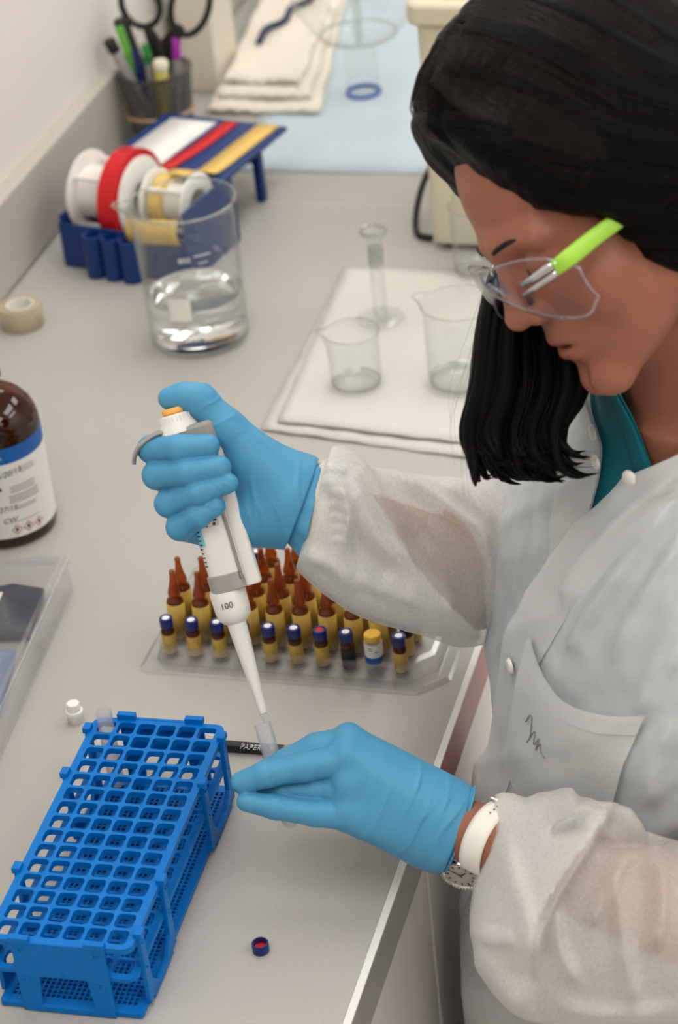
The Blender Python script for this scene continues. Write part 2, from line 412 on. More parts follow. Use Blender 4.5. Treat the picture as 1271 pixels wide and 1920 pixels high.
# ------------------------------------------------------------------ blue tube rack
RA = .03377
rack = thing('tube_rack', 'bright blue plastic test tube rack with a grid of square wells', 'rack', (.1, 0, 0), RA)
def hole_plate(z0, z1, hole, r, W=.1045, L=.246, pit=.0159, nx=6, ny=15, corner=.008, cut=()):
    b = MB()
    for i in range(nx):
        for j in range(ny):
            cx, cy = (i-(nx-1)/2)*pit, (j-(ny-1)/2)*pit
            hp = rrect(hole, hole, r, 4, (cx, cy)); op = []
            for (x, y) in hp:
                dx, dy = x-cx, y-cy; s = pit/2/max(abs(dx), abs(dy)); op.append((cx+dx*s, cy+dy*s))
            # exact corners
            k = len(hp)
            for q in range(4):
                a = op[q*4+1]; sx = 1 if q in (0, 3) else -1; sy = 1 if q in (0, 1) else -1
                op[q*4+1] = (cx+sx*pit/2, cy+sy*pit/2); op[q*4+2] = op[q*4+1]
            vs = [(x, y, z1) for x, y in hp]+[(x, y, z1) for x, y in op]+[(x, y, z0) for x, y in hp]+[(x, y, z0) for x, y in op]
            fs = []
            for q in range(k):
                n = (q+1) % k
                fs += [(q, k+q, k+n, n), (2*k+q, 2*k+n, 3*k+n, 3*k+q), (q, n, 2*k+n, 2*k+q)]
            b.add(vs, fs)
    gx, gy = nx*pit/2, ny*pit/2
    # rim around the grid with rounded corners
    c = corner
    rim = rrect(W, L, c, 5)
    n = len(rim); inner = []
    for (x, y) in rim: inner.append((max(-gx, min(gx, x)), max(-gy, min(gy, y))))
    vs = [(x, y, z1) for x, y in rim]+[(x, y, z1) for x, y in inner]+[(x, y, z0) for x, y in rim]+[(x, y, z0) for x, y in inner]
    fs = []
    for q in range(n):
        m = (q+1) % n
        fs += [(q, m, n+m, n+q), (2*n+q, 3*n+q, 3*n+m, 2*n+m), (q, 2*n+q, 2*n+m, m)]
    b.add(vs, fs)
    return b
def plate_build(b, name):
    o = b.build(name, 'rack_blue', rack)
    me = o.data; bm = bmesh.new(); bm.from_mesh(me); bmesh.ops.remove_doubles(bm, verts=bm.verts, dist=1e-5); bmesh.ops.dissolve_degenerate(bm, dist=1e-6, edges=bm.edges); bmesh.ops.recalc_face_normals(bm, faces=bm.faces); bm.to_mesh(me); bm.free()
    return o
tp = plate_build(hole_plate(.0590, .0640, .0134, .0028), 'top_plate')
plate_build(hole_plate(.0335, .0370, .0134, .0028), 'middle_plate')
bp = MB()
for sx in (-1, 1): bp.prism(rrect(.0060, .246, .0025, 4, (sx*.0490, 0)), 0.0008, .0050)
for sy in (-1, 1): bp.prism(rrect(.1045, .0080, .0035, 4, (0, sy*.1188)), 0.0010, .0047)
for k in range(24): bp.box((-.046+k*.0040, 0, .0032), (.0016, .232, .0024))
for k in range(58): bp.box((0, -.1145+k*.00402, .0028), (.094, .0016, .0022))
bp.build('bottom_plate', 'rack_blue', rack)
# four side frames: two posts joined by a foot bar, trapezoid window between them
for sx in (-1, 1):
    for yc in (-.080, .080):
        f = MB(); x = sx*.0532
        M = Matrix.Translation((x, yc, 0)) @ Matrix(((0, 0, 1, 0), (1, 0, 0, 0), (0, 1, 0, 0), (0, 0, 0, 1)))   # local (y, z, x)
        t = .0018
        for s in (-1, 1):
            f.prism([(s*.0205, .004), (s*.0315, .004), (s*.0305, .0655), (s*.0235, .0655)][::1 if s > 0 else -1], -t, t, M)
            f.prism([(s*.0075, .004), (s*.0222, .004), (s*.0222, .020)][::1 if s > 0 else -1], -t, t, M)
        f.prism([(-.0225, .0008), (.0225, .0008), (.0225, .0065), (-.0225, .0065)], -t, t, M)
        for s in (-1, 1):
            f.box((x, yc+s*.027, .0652), (.0062, .0085, .0050))       # clip over the top plate
            for z in (.058, .036): f.box((x+sx*.0016, yc+s*.027, z), (.0022, .003, .0026))
        f.build('side_frame', 'rack_blue', rack, bevel=.0006)
for sy in (-1, 1):
    f = MB(); M = Matrix.Translation((0, sy*.1238, 0)) @ Matrix(((1, 0, 0, 0), (0, 0, 1, 0), (0, 1, 0, 0), (0, 0, 0, 1)))
    t = .0013
    a, b_ = .0335, .0345
    f.prism([(-a, .0008), (a, .0008), (a, .0062), (-a, .0062)], -t, t, M)
    for s in (-1, 1):
        f.prism([(s*.0195, .006), (s*a, .006), (s*a, .034), (s*.0170, .034)], -t, t, M)
    f.prism([(-a, .0335), (a, .0335), (a, .0645), (-a, .0645)], -t, t, M)
    for s in (-1, 1):
        f.box((s*.027, sy*.1238, .0660), (.0145, .0050, .0052))
        for z in (.057, .030):
            for dx in (-.0022, .0018): f.box((s*.027+dx, sy*.1254, z), (.0022, .0014, .0024))
    f.box((.0, sy*.1254, .0375), (.002, .0012, .0016))
    f.build('end_panel', 'rack_blue', rack, bevel=.0005)

def tube_profile(L, ro, ri):
    out = [(ro*math.cos(a), ro+ro*math.sin(a)) for a in np.linspace(-PI/2, 0, 8)]
    inn = [(ri*math.cos(a), ro+ri*math.sin(a)) for a in np.linspace(0, -PI/2, 8)]
    return [(max(r, 1e-5), z) for r, z in out]+[(ro, L*.5), (ro, L-.001), (ro*1.0, L), (ri, L), (ri, L*.5)]+[(max(r, 1e-5), z) for r, z in inn]
c_, s_ = math.cos(RA), math.sin(RA)
tx, ty = -.03975, .1113
wt = thing('test_tube', 'empty translucent test tube standing in the corner well of the blue rack', 'test tube', (.1+tx*c_-ty*s_, tx*s_+ty*c_, .0055))
MB().lathe(tube_profile(.075, .0062, .0055), 28).build('tube_wall', 'tube_pp', wt, smooth=50)

# ------------------------------------------------------------------ loose caps
wc = thing('plug', 'small white stepped plastic plug cap beside the blue rack', 'cap', (-.009, .192, 0))
MB().lathe([(.0062, 0), (.0066, .0005), (.0068, .007), (.0071, .0075), (.0071, .0105), (.0068, .0110), (.0056, .0113), (.0055, .0172), (.0050, .0180), (.0010, .0181)], 28).build('stopper', 'white_plastic', wc, smooth=40)
r_ = MB()
for k in range(24):
    a = 2*PI*k/24; r_.box((.0069*math.cos(a), .0069*math.sin(a), .009), (.0006, .0006, .003))
r_.build('ribs', 'white_plastic', wc)
bc = thing('screw_cap', 'dark blue screw cap lying upside down with red liner showing', 'cap', (.2175, -.043, 0))
MB().lathe([(.0052, 0), (.0060, .0005), (.0061, .0075), (.0058, .0080), (.0049, .0080), (.0049, .0030), (.0047, .0024), (.0010, .0024)], 32).build('shell', 'cap_blue', bc, smooth=40)
MB().lathe([(.0046, .0025), (.0046, .0036), (.0010, .0037)], 28).build('liner', 'septum_red', bc, smooth=40)

# ------------------------------------------------------------------ pencil behind the hand
pd = Vector((.176-.126, .173-.172, 0)).normalized()
pc = thing('pen', 'black pen with white lettering lying behind the gloved hand', 'pen', (.068, .1708, .0047), math.atan2(pd.y, pd.x))
pm = MB(); pm.lathe([(.0032, 0), (.0042, .002), (.0044, .010), (.0044, .104), (.0040, .106)], 16, Matrix.Rotation(PI/2, 4, 'Y')); pm.build('barrel', 'dark_plastic', pc, smooth=40)
pm = MB(); pm.lathe([(.0043, .1062), (.0046, .107), (.0046, .111), (.0042, .112)], 16, Matrix.Rotation(PI/2, 4, 'Y')); pm.build('band', 'gold_foil', pc, smooth=40)
pm = MB(); pm.lathe([(.0044, .112), (.0044, .140), (.0030, .146), (.001, .1465)], 16, Matrix.Rotation(PI/2, 4, 'Y')); pm.build('cap', 'dark_plastic', pc, smooth=40)
def on_pen(u, v):
    a = v/.0045+0.75
    return (u, -.00452*math.cos(a), .00452*math.sin(a))
text_on('lettering', 'PAPER', .0062, on_pen, 'label_white', pc, .25, at=(.079, 0))
MB().box((.098, -.0032, .0033), (.0035, .0012, .0030)).build('gold_mark', 'gold_foil', pc)

# ------------------------------------------------------------------ clear vial tray
tray = thing('vial_tray', 'clear plastic tray holding rows of small amber vials and ampoules', 'tray', (0, 0, 0))
X0, X1, Y0, Y1 = .020, .283, .262, .424
def octo(i, ch=.022):
    a, b, c, d = X0+i, X1-i, Y0+i, Y1-i
    return [(a+.006, c), (b-ch, c), (b, c+ch), (b, d-ch), (b-ch, d), (a+.006, d), (a, d-.006), (a, c+.006)]
tb = MB()
lv = [(0.000, 0.0006), (.003, .0022), (.012, .0022), (.0155, .0145), (.020, .0150)]
rings = [[(x, y, z) for x, y in octo(i)] for i, z in lv]
for a, b in zip(rings[:-1], rings[1:]):
    n = 8
    tb.add(a+b, [(q, (q+1) % n, n+(q+1) % n, n+q) for q in range(n)])
tb.build('skirt', 'clear_plastic', tray, solid=.0007)
# deck with wells
XC = [.0405+.0222*k for k in range(10)]; YR = [.289+.0222*k for k in range(6)]
XC = [x+.0008 for x in XC]
dk = MB()
def cell(cx, cy, px_, py_, r, z, zb):
    n = 16
    hp = [(cx+r*math.cos(2*PI*q/n+PI/4), cy+r*math.sin(2*PI*q/n+PI/4)) for q in range(n)]; op = []
    for x, y in hp:
        dx, dy = (x-cx)/(px_/2), (y-cy)/(py_/2); s = 1/max(abs(dx), abs(dy)); op.append((cx+(x-cx)*s, cy+(y-cy)*s))
    vs = [(x, y, z) for x, y in hp]+[(x, y, z) for x, y in op]+[(cx+(x-cx)*.96, cy+(y-cy)*.96, zb) for x, y in hp]
    fs = []
    for q in range(n):
        m = (q+1) % n; fs += [(q, n+q, n+m, m), (q, m, 2*n+m, 2*n+q)]
    fs.append(tuple(range(2*n, 3*n)))
    dk.add(vs, fs)
for x in XC:
    for y in YR: cell(x, y, .0222, .0222, .0085, .0150, .0030)
dk.build('deck', 'clear_plastic', tray)

# vials and ampoules, one of each kind, copied
def make_vial(capm='cap_blue', sept='septum_white', lab='label_yellow', body='amber_glass'):
    v = thing('vial', 'vial', 'vial', group='amber screw cap vials in the clear tray')
    MB().lathe([(.0048, 0), (.0057, .0006), (.0059, .002), (.0059, .0225), (.0052, .0245), (.0042, .0260), (.0042, .0285), (.0001, .0286)], 24).build('glass', body, v, smooth=40)
    MB().lathe([(.00602, .0020), (.00602, .0205)], 24).build('label', lab, v, smooth=40).data.polygons
    MB().lathe([(.0053, .0268), (.0056, .0272), (.0057, .0345), (.0052, .0355), (.0033, .0356), (.0033, .0350), (.0001, .0350)], 24).build('cap', capm, v, smooth=35)
    MB().lathe([(.0032, .0350), (.0032, .0354), (.0001, .0355)], 20).build('septum', sept, v, smooth=35)
    g = MB().lathe([(.0050, .0008), (.0053, .002), (.0053, .0218), (.0046, .0235), (.0001, .0236)], 20).build('contents', 'amber_dark', v, smooth=40)
    return v
def make_amp():
    v = thing('ampoule', 'ampoule', 'ampoule', group='amber ampoules in the clear tray')
    MB().lathe([(.0060, 0), (.0071, .0008), (.0074, .003), (.0074, .0355), (.0069, .0390), (.0050, .0410), (.0046, .0422), (.0056, .0445), (.0050, .0480), (.0034, .0540), (.0026, .0600), (.0024, .0640), (.0027, .0655), (.0020, .0672), (.0004, .0676)], 24).build('glass', 'ampoule_glass', v, smooth=60)
    n = 22; b = MB(); arc = []
    for i in range(n+1):
        a = -PI*0.98+2*PI*.86*i/n; arc.append((.00755*math.cos(a), .00755*math.sin(a)))
    b.grid([[(x, y, .0030) for x, y in arc], [(x, y, .0362) for x, y in arc]]); b.build('label', 'label_yellow', v, smooth=60, solid=.0001)
    MB().lathe([(.0062, .001), (.0066, .003), (.0066, .0345), (.0060, .0370), (.0001, .0372)], 20).build('contents', 'amber_dark', v, smooth=40)
    return v
ordn = ['first', 'second', 'third', 'fourth', 'fifth', 'sixth', 'seventh', 'eighth', 'ninth', 'tenth']
vy = make_vial(); vr = make_vial(sept='septum_red'); vd = make_vial(lab='label_dark')
vw = thing('vial', 'clear vial with yellow cap and white and blue label in tray front row', 'vial', (XC[8], YR[0], .0035), group='amber screw cap vials in the clear tray')
MB().lathe([(.0062, 0), (.0073, .001), (.0075, .003), (.0075, .0275), (.0066, .0300), (.0001, .0301)], 24).build('glass', 'clear_plastic', vw, smooth=40)
MB().lathe([(.0076, .0155), (.0076, .0275)], 24).build('label', 'label_white', vw, smooth=40)
MB().lathe([(.0076, .0090), (.0076, .0155)], 24).build('label_stripe', 'label_blue', vw, smooth=40)
MB().lathe([(.0060, .0302), (.0072, .0304), (.0072, .0345), (.0064, .0355), (.0001, .0356)], 24).build('cap', 'yellow_cap', vw, smooth=40)
tb_ = MB()
for k, (a, z) in enumerate(((-1.9, .0245), (-1.9, .0225), (-1.2, .021))):
    tb_.add([(.00765*math.cos(a+q*.09), .00765*math.sin(a+q*.09), z+dz) for q in range(6) for dz in (0, .0009)], [(2*q, 2*q+2, 2*q+3, 2*q+1) for q in range(5)])
tb_.build('print', 'grey_ink', vw)
used = set()
def place(src, x, y, label, rz):
    o = src if src.name not in used else copy_tree(src); used.add(src.name)
    o.location = (x, y, .0035); o.rotation_euler = (0, 0, rz); o['label'] = label; return o
for k in range(10):
    if k == 8: continue
    src = {6: vr, 7: vd}.get(k, vy)
    lab = {6: 'amber vial with blue cap and red septum in tray front row', 7: 'amber vial with blue cap and dark label in tray front row'}.get(k, 'amber vial, blue cap with white septum, %s from left in tray front row' % ordn[k])
    place(src, XC[k], YR[0], lab, random.uniform(-.6, .6))
amp = make_amp(); amp_used = 0
for j in range(1, 5):
    for k in range(10):
        if j == 1 and k == 9: continue
        if j >= 3 and (k < 2 or (j == 4 and k == 2)): continue
        if j == 3 and k > 5 or j == 4 and k > 4: continue
        o = amp if not amp_used else copy_tree(amp); amp_used += 1
        o.location = (XC[k]+random.uniform(-.0006, .0006), YR[j], .0035); o.rotation_euler = (random.uniform(-.03, .03), random.uniform(-.03, .03), -PI/2+random.uniform(-.5, .5))
        o['label'] = 'amber glass ampoule with yellow label, %s from left in the %s row of the tray' % (ordn[k], ordn[j])
place(vy, XC[2]+.003, YR[4]+.018, 'amber vial with blue cap standing in the back row of the tray', 1.0)
place(vy, XC[9], YR[1], 'amber vial with blue cap in the second tray row, under the sleeve', .3)
# ------------------------------------------------------------------ amber reagent bottle
thin_clear('amber_bottle', (.42, .14, .03, 1), .03, .5, body=.10, body_col=rgb(120, 52, 20))
bt = thing('reagent_bottle', 'amber glass reagent bottle with white label, blue band and black cap', 'bottle', (-.1765, .468, 0))
RB = .0445
MB().lathe([(.036, 0.0002), (.0425, .0015), (RB, .006), (RB, .1095), (.0435, .1175), (.040, .1265), (.033, .1355), (.0235, .1425), (.0165, .147), (.0140, .152), (.0138, .166), (.0001, .1662)], 56).build('glass', 'amber_bottle', bt, smooth=60)
MB().lathe([(.033, .0025), (RB-.0016, .006), (RB-.0016, .1085), (.038, .120), (.0001, .1202)], 40).build('contents', 'amber_dark', bt, smooth=60)
MB().lathe([(.0165, .156), (.0180, .157), (.0180, .179), (.0165, .181), (.0001, .1812)], 36).build('cap', 'dark_plastic', bt, smooth=35)
lb = MB().lathe([(RB+.0003, .0125), (RB+.0003, .0890)], 64).build('label', 'label_white', bt, smooth=60)
lb2 = MB().lathe([(RB+.0003, .0890), (RB+.0003, .1045)], 64).build('label_band', 'label_blue', bt, smooth=60)
A0 = math.atan2(CAM_C[1]-.468, CAM_C[0]+.1655)      # the side of the label the room looks at
def on_bottle(u, v, r=RB+.0006): a = A0+u/RB; return (r*math.cos(a), r*math.sin(a), v)
text_on('band_lettering', 'nologies', .0056, on_bottle, 'label_white', lb2, at=(-.0055, .0962), rot=0)
text_on('date_note', '6/20/15', .0078, on_bottle, 'black_ink', lb, .35, at=(.0075, .0790), rot=.12)
text_on('second_date_note', '5/27/15', .0074, on_bottle, 'black_ink', lb, .3, at=(-.002, .0430), rot=.05)
text_on('initials_note', 'CW', .0074, on_bottle, 'black_ink', lb, .35, at=(.0005, .0310), rot=.05)
def bars(name, rows, m, par):
    b = MB()
    for u0, u1, v, h in rows:
        n = 8; us = np.linspace(u0, u1, n)
        b.add([on_bottle(u, v+d) for u in us for d in (0, h)], [(2*i, 2*i+2, 2*i+3, 2*i+1) for i in range(n-1)])
    return b.build(name, m, par)
bars('bold_print', [(-.030+.0042*k, -.0266+.0042*k, .0628, .0030) for k in range(7)]+[(-.030+.0042*k, -.0266+.0042*k, .0512, .0030) for k in range(4)], 'black_ink', lb)
bars('small_print', [(.006, .031, .0645-.0026*k, .0009) for k in range(3)]+[(.004, .034, .0555-.0022*k, .0008) for k in range(4)]+[(.007, .029, .0435-.0022*k, .0008) for k in range(2)]+[(.000, .030, .0285, .0006), (-.04, -.012, .0190, .0007)]+[(.018, .034, .0815-.0022*k, .0006) for k in range(3)], 'grey_ink', lb)
hz = MB()
for k in range(3):
    u0, v0, s = .0055+.0112*k, .0205, .0052
    c = [(u0, v0-s), (u0+s, v0), (u0, v0+s), (u0-s, v0)]; ci = [(u0, v0-s*.8), (u0+s*.8, v0), (u0, v0+s*.8), (u0-s*.8, v0)]
    hz.add([on_bottle(*q) for q in c]+[on_bottle(*q) for q in ci], [(i, (i+1) % 4, 4+(i+1) % 4, 4+i) for i in range(4)])
hz.build('hazard_diamond', 'red_ink', lb)
bars('hazard_symbol', [(.0055+.0112*k-.0012, .0055+.0112*k+.0012, .0188, .0036) for k in range(3)], 'black_ink', lb)

# ------------------------------------------------------------------ clear storage case with small supplies in it
thin_clear('case_clear', (.985, .985, .988, 1), .08, .05, body=.02, body_col=rgb(225, 225, 226))
mat('navy_pouch', rgb(42, 46, 62), .45); mat('bag_white', rgb(222, 224, 226), .5); mat('pouch_blue', rgb(120, 138, 172), .5); mat('pouch_red', rgb(190, 70, 70), .5); mat('pouch_pink', rgb(206, 170, 166), .55)
CA = math.atan2(.024, .235)
case = thing('storage_case', 'shallow clear plastic storage case at the left edge of the bench', 'case', (-.0765, .369, 0), CA)
W_, L_, H_ = .20, .40, .040
cs = MB(); t = .0016
cs.box2((-W_, -L_, .0003), (0, 0, t)); cs.box2((-t, -L_, t), (0, 0, H_-.006)); cs.box2((-W_, -L_, t), (-W_+t, 0, H_-.006)); cs.box2((-W_, -t, t), (0, 0, H_-.006)); cs.box2((-W_, -L_, t), (0, -L_+t, H_-.006))
cs.build('body', 'case_clear', case, bevel=.0008)
ld = MB(); ld.box2((-W_-.002, -L_-.002, H_-.003), (.002, .002, H_-.0015)); ld.box2((-.0005, -L_-.002, H_-.012), (.002, .002, H_-.003)); ld.box2((-W_-.002, .0005, H_-.012), (.002, .002, H_-.003)); ld.box2((-.006, -L_, H_-.0015), (-.002, 0, H_+.0005))
ld.build('lid', 'case_clear', case, bevel=.0010)
MB().box2((-W_+t, -.090, t), (-t-.002, -.088, H_-.010)).build('divider', 'case_clear', case)
def inside(name, label, cat, m, lo, hi, rz=0, bev=.003, puff=0):
    c = [(lo[i]+hi[i])/2 for i in range(3)]; s = [hi[i]-lo[i] for i in range(3)]
    v = Matrix.Rotation(CA, 3, 'Z') @ Vector(c)
    o = thing(name, label, cat, (v.x-.0765, v.y+.369, lo[2]), CA+rz, 'supplies in the clear case')
    n = 10; top = []; bot = []
    for i in range(n+1):
        for j in range(n+1):
            x, y = -s[0]/2+s[0]*i/n, -s[1]/2+s[1]*j/n
            e = min(1, 4*min(i, n-i, j, n-j)/n); z = s[2]*(.35+.65*e)+.0022*math.sin(x*190+rz*9)*e+.002*math.sin(y*230+3)*e if puff else s[2]
            top.append((x, y, z)); bot.append((x, y, 0))
    N = (n+1)**2; fs = []
    q = lambda i, j: i*(n+1)+j
    for i in range(n):
        for j in range(n): fs += [(q(i, j), q(i+1, j), q(i+1, j+1), q(i, j+1)), (N+q(i, j), N+q(i, j+1), N+q(i+1, j+1), N+q(i+1, j))]
    for i in range(n): fs += [(q(i, 0), N+q(i, 0), N+q(i+1, 0), q(i+1, 0)), (q(i+1, n), N+q(i+1, n), N+q(i, n), q(i, n)), (q(0, i+1), N+q(0, i+1), N+q(0, i), q(0, i)), (q(n, i), N+q(n, i), N+q(n, i+1), q(n, i+1))]
    MB().add(top+bot, fs).build('packet', m, o, smooth=50)
    return o
np_ = inside('pouch', 'dark navy pouch with white printed tag inside the clear case', 'pouch', 'navy_pouch', (-.130, -.078, .002), (-.022, -.012, .026), .05, puff=1)
tg = MB().box((.006, -.016, .0285), (.046, .028, .0006)).build('tag', 'label_white', np_)
tgb = MB()
for k in range(11): tgb.box((-.013+k*.0036, -.0110, .0290), (.0018 if k % 3 else .0026, .010, .0003))
for k in range(6): tgb.box((-.012+k*.0066, -.0235, .0290), (.0032, .0028, .0003))
tgb.build('print', 'black_ink', tg)
inside('pouch', 'white plastic bag lying in the middle of the clear case', 'bag', 'bag_white', (-.130, -.200, .002), (-.048, -.098, .024), -.1, puff=1)
inside('pouch', 'blue grey folded packet beside the white bag in the clear case', 'packet', 'pouch_blue', (-.046, -.185, .002), (-.020, -.098, .018), .12, puff=1)
inside('pouch', 'red packet under the near end of the clear case lid', 'packet', 'pouch_red', (-.130, -.300, .002), (-.070, -.248, .012), .1, puff=1)
inside('pouch', 'small blue packet at the near corner of the clear case', 'packet', 'pouch_blue', (-.040, -.300, .002), (-.008, -.245, .012), -.3, puff=1)
inside('pouch', 'pinkish packet beside the clear case wall', 'packet', 'pouch_pink', (-.034, -.240, .002), (-.005, -.219, .012), -.1, puff=1)

# ------------------------------------------------------------------ clear tape roll
thin_clear('tape_film', (.96, .93, .86, 1), .2, .3, body=.6, body_col=rgb(240, 228, 202))
tr = thing('tape_roll', 'roll of translucent tape lying near the backsplash', 'tape', (-.314, .852, 0))
MB().lathe([(.0150, 0), (.0235, 0), (.0240, .001), (.0240, .024), (.0235, .025), (.0150, .025)], 40, closed=True).build('tape', 'tape_film', tr, smooth=40)
MB().lathe([(.0136, 0), (.0150, 0), (.0150, .0255), (.0136, .0255)], 40, closed=True).build('core', 'white_matte', tr, smooth=40)

# ------------------------------------------------------------------ glass beaker with water
BX, BY = -.108, .840
bk = thing('beaker', 'large glass beaker half full of water, with pouring lip', 'beaker', (BX, BY, 0))
def beaker_wall(r, h, t, spout_a, foot=.006, n=72):
    prof = [(r*.80, .0008), (r*.93, .0015), (r*.985, .005), (r, .012), (r, h*.5), (r, h-.012), (r*1.015, h-.005), (r*1.05, h)]
    prof2 = [(q-t if i < 7 else q-t*.8, max(z, .004)) for i, (q, z) in enumerate(prof)][::-1]
    rows = []
    for q, z in prof+prof2:
        row = []
        for i in range(n):
            a = 2*PI*i/n; d = (a-spout_a+PI) % (2*PI)-PI
            s = math.exp(-(d/.20)**2)*max(0, (z-(h-.020))/.020)**1.5 if z > h-.020 else 0
            rr = q+.016*s*r/.053; row.append((rr*math.cos(a), rr*math.sin(a), z+.0035*s))
        rows.append(row)
    return rows
rows = beaker_wall(.0525, .158, .0022, math.atan2(-.35, -1))
gl = MB(); gl.grid(rows, wrap=True); gl.build('glass', 'clear_glass', bk, smooth=70)
MB().lathe([(.0001, .0008), (.042, .0010), (.049, .002), (.049, .0036), (.0001, .0038)], 48).build('base', 'clear_glass', bk, smooth=60)
rim = MB(); n = 72; pr = rows[7]; rim.tube(pr+[pr[0], pr[1]], .0015, 8, cap=False); rim.build('rim', 'glass_edge', bk, smooth=80)
wt_ = MB(); wt_.lathe([(.0001, .0042), (.0440, .0044), (.0495, .008), (.0501, .014), (.0501, .0540), (.0505, .0560), (.0495, .0552), (.0001, .0552)], 56)
wt_.build('water', 'water', bk, smooth=60)
AB = math.atan2(CAM_C[1]-BY, CAM_C[0]-BX)
def on_beaker(u, v, r=.0530): a = AB+u/.053; return (r*math.cos(a), r*math.sin(a), v)
def gbars(name, rows, m, par):
    b = MB()
    for u0, u1, v, h in rows:
        n = 8; us = np.linspace(u0, u1, n); b.add([on_beaker(u, v+d) for u in us for d in (0, h)], [(2*i, 2*i+2, 2*i+3, 2*i+1) for i in range(n-1)])
    return b.build(name, m, par)
mat('enamel_white', rgb(240, 238, 230), .5)
gbars('graduation', [(.004, .022, .118, .0012), (.008, .018, .110, .0010), (.006, .022, .101, .0012), (.008, .018, .093, .0010), (.006, .022, .084, .0012), (.008, .018, .034, .0010), (.006, .022, .026, .0012), (.006, .022, .044, .0012)], 'enamel_white', bk)
for s, v in (('800', .115), ('600', .098), ('200', .040), ('100', .026)): text_on('numeral', s, .0085, on_beaker, 'enamel_white', bk, at=(-.006, v))
pt = MB(); pp = rrect(.024, .026, .004, 4, (-.018, .060)); pt.add([on_beaker(u, v) for u, v in pp], [tuple(range(len(pp)))]); 
gp = [[on_beaker(-.030+.024*i/6, .047+.026*j/4) for i in range(7)] for j in range(5)]
MB().grid(gp).build('marking_spot', 'enamel_white', bk, smooth=60)

# ------------------------------------------------------------------ blue label tape dispenser
mat('dispenser_blue', rgb(0, 48, 112), .4); mat('tape_red', rgb(204, 22, 28), .55); mat('tape_yellow', rgb(226, 190, 104), .55); mat('tape_white', rgb(236, 234, 230), .5)
DA = math.atan2(-.21, .978)
dp = thing('tape_dispenser', 'navy blue label tape dispenser with three pen holes and raised cutting platform', 'dispenser', (-.318, .992, 0), DA)
db = MB(); t = .003
Wd, Dd, Hd = .165, .115, .062
db.box2((0, 0, .0005), (Wd, Dd, .004)); db.box2((0, 0, .004), (Wd, t, Hd-.008)); db.box2((0, Dd-t, .004), (Wd, Dd, Hd)); db.box2((0, t, .004), (t, Dd-t, Hd)); db.box2((Wd-t, t, .004), (Wd, Dd-t, Hd+.022))
db.build('tray', 'dispenser_blue', dp, bevel=.0012)
for k in range(3):
    MB().lathe([(.0085, .0006), (.0115, .001), (.0115, .0500), (.0085, .0500), (.0085, .006), (.0001, .006)], 24, Matrix.Translation((.050+.0235*k, -.0085, 0))).build('pen_hole', 'dispenser_blue', dp, smooth=40)
pl = MB(); pl.box2((-.018, Dd-.004, Hd+.004), (.148, .275, Hd+.009)); pl.build('platform', 'dispenser_blue', dp, bevel=.001)
for x in (-.010, .136): MB().box2((x-.004, .212, .0003), (x+.006, .222, Hd+.004)).build('leg', 'dispenser_blue', dp, bevel=.001)
MB().box2((-.012, .213, Hd-.014), (.140, .220, Hd+.004)).build('rail', 'dispenser_blue', dp)
def reel(name, label, u0, w, tape_m, flange_r=.047, core_r=.030, tr=.042, tu0=0, tu1=0):
    M = Matrix.Rotation(DA, 4, 'Z'); v = M @ Vector((u0, .062, .0))
    o = thing(name, label, 'reel', (-.318+v.x, .992+v.y, .0665), DA, 'tape reels in the blue dispenser')
    X = Matrix.Rotation(PI/2, 4, 'Y')
    for a in (0, w-.004):
        f = MB().lathe([(.018, a), (flange_r-.002, a), (flange_r, a+.001), (flange_r, a+.003), (flange_r-.002, a+.004), (.018, a+.004)], 44, X, closed=True); f.build('flange', 'white_plastic', o, smooth=40)
    MB().lathe([(.018, .002), (core_r, .002), (core_r, w-.002), (.018, w-.002)], 36, X, closed=True).build('core', 'white_plastic', o, smooth=40)
    for k in range(4):
        a = PI/4+k*PI/2; MB().box((w/2, (core_r+.010)*math.cos(a), (core_r+.010)*math.sin(a)), (w-.002, .004, .004)).build('spoke', 'white_plastic', o)
    if tape_m:
        MB().lathe([(core_r, tu0), (tr, tu0), (tr, tu1), (core_r, tu1)], 44, X, closed=True).build('tape_roll', tape_m, o, smooth=40)
    return o
reel('tape_reel', 'white reel with wide red tape roll in the blue dispenser', .004, .072, 'tape_red', tu0=.046, tu1=.0680, tr=.0545)
reel('tape_reel', 'white reel with narrow yellow tape in the blue dispenser beside the red tape', .092, .056, 'tape_yellow', flange_r=.036, tr=.031, core_r=.022, tu0=.010, tu1=.024)
fl = MB(); fl.grid([[(u, -.0012-.010*math.sin(PI*j/8)*.6, .072-.030*j/8+.006*(u-.10)/.06) for u in np.linspace(.094, .160, 8)] for j in range(9)]); fl.build('yellow_flap', 'tape_yellow', dp, smooth=60, solid=.0005)
def strip(name, label, m, u0, u1, pts):
    M = Matrix.Rotation(DA, 4, 'Z'); b = MB(); sp = spline(pts, 24)
    o = thing(name, label, 'tape', (-.318, .992, 0), DA, 'tape ends on the dispenser platform')
    b.grid([[(u0+sh, v, z), (u1+sh, v, z)] for v, z, sh in sp]); b.build('strip', m, o, smooth=60, solid=.0004); return o
zt = Hd+.0098
strip('tape_strip', 'white tape end stuck on the dispenser platform', 'tape_white', -.006, .056, [(.118, zt, 0), (.19, zt+.0005, .002), (.262, zt, .004)])
strip('tape_strip', 'red tape end curving over the dispenser platform', 'tape_red', .054, .0735, [(.062, .1215, 0), (.080, .1180, 0), (.100, .098, .0), (.118, zt+.004, .003), (.150, zt+.0012, .006), (.200, zt+.0008, .012), (.268, zt+.0006, .014)])
strip('tape_strip', 'yellow tape end along the dispenser platform edge', 'tape_yellow', .108, .136, [(.066, .098, 0), (.085, .095, 0), (.112, .082, 0), (.135, zt+.0012, 0), (.20, zt+.0006, .002), (.270, zt+.0006, .004)])

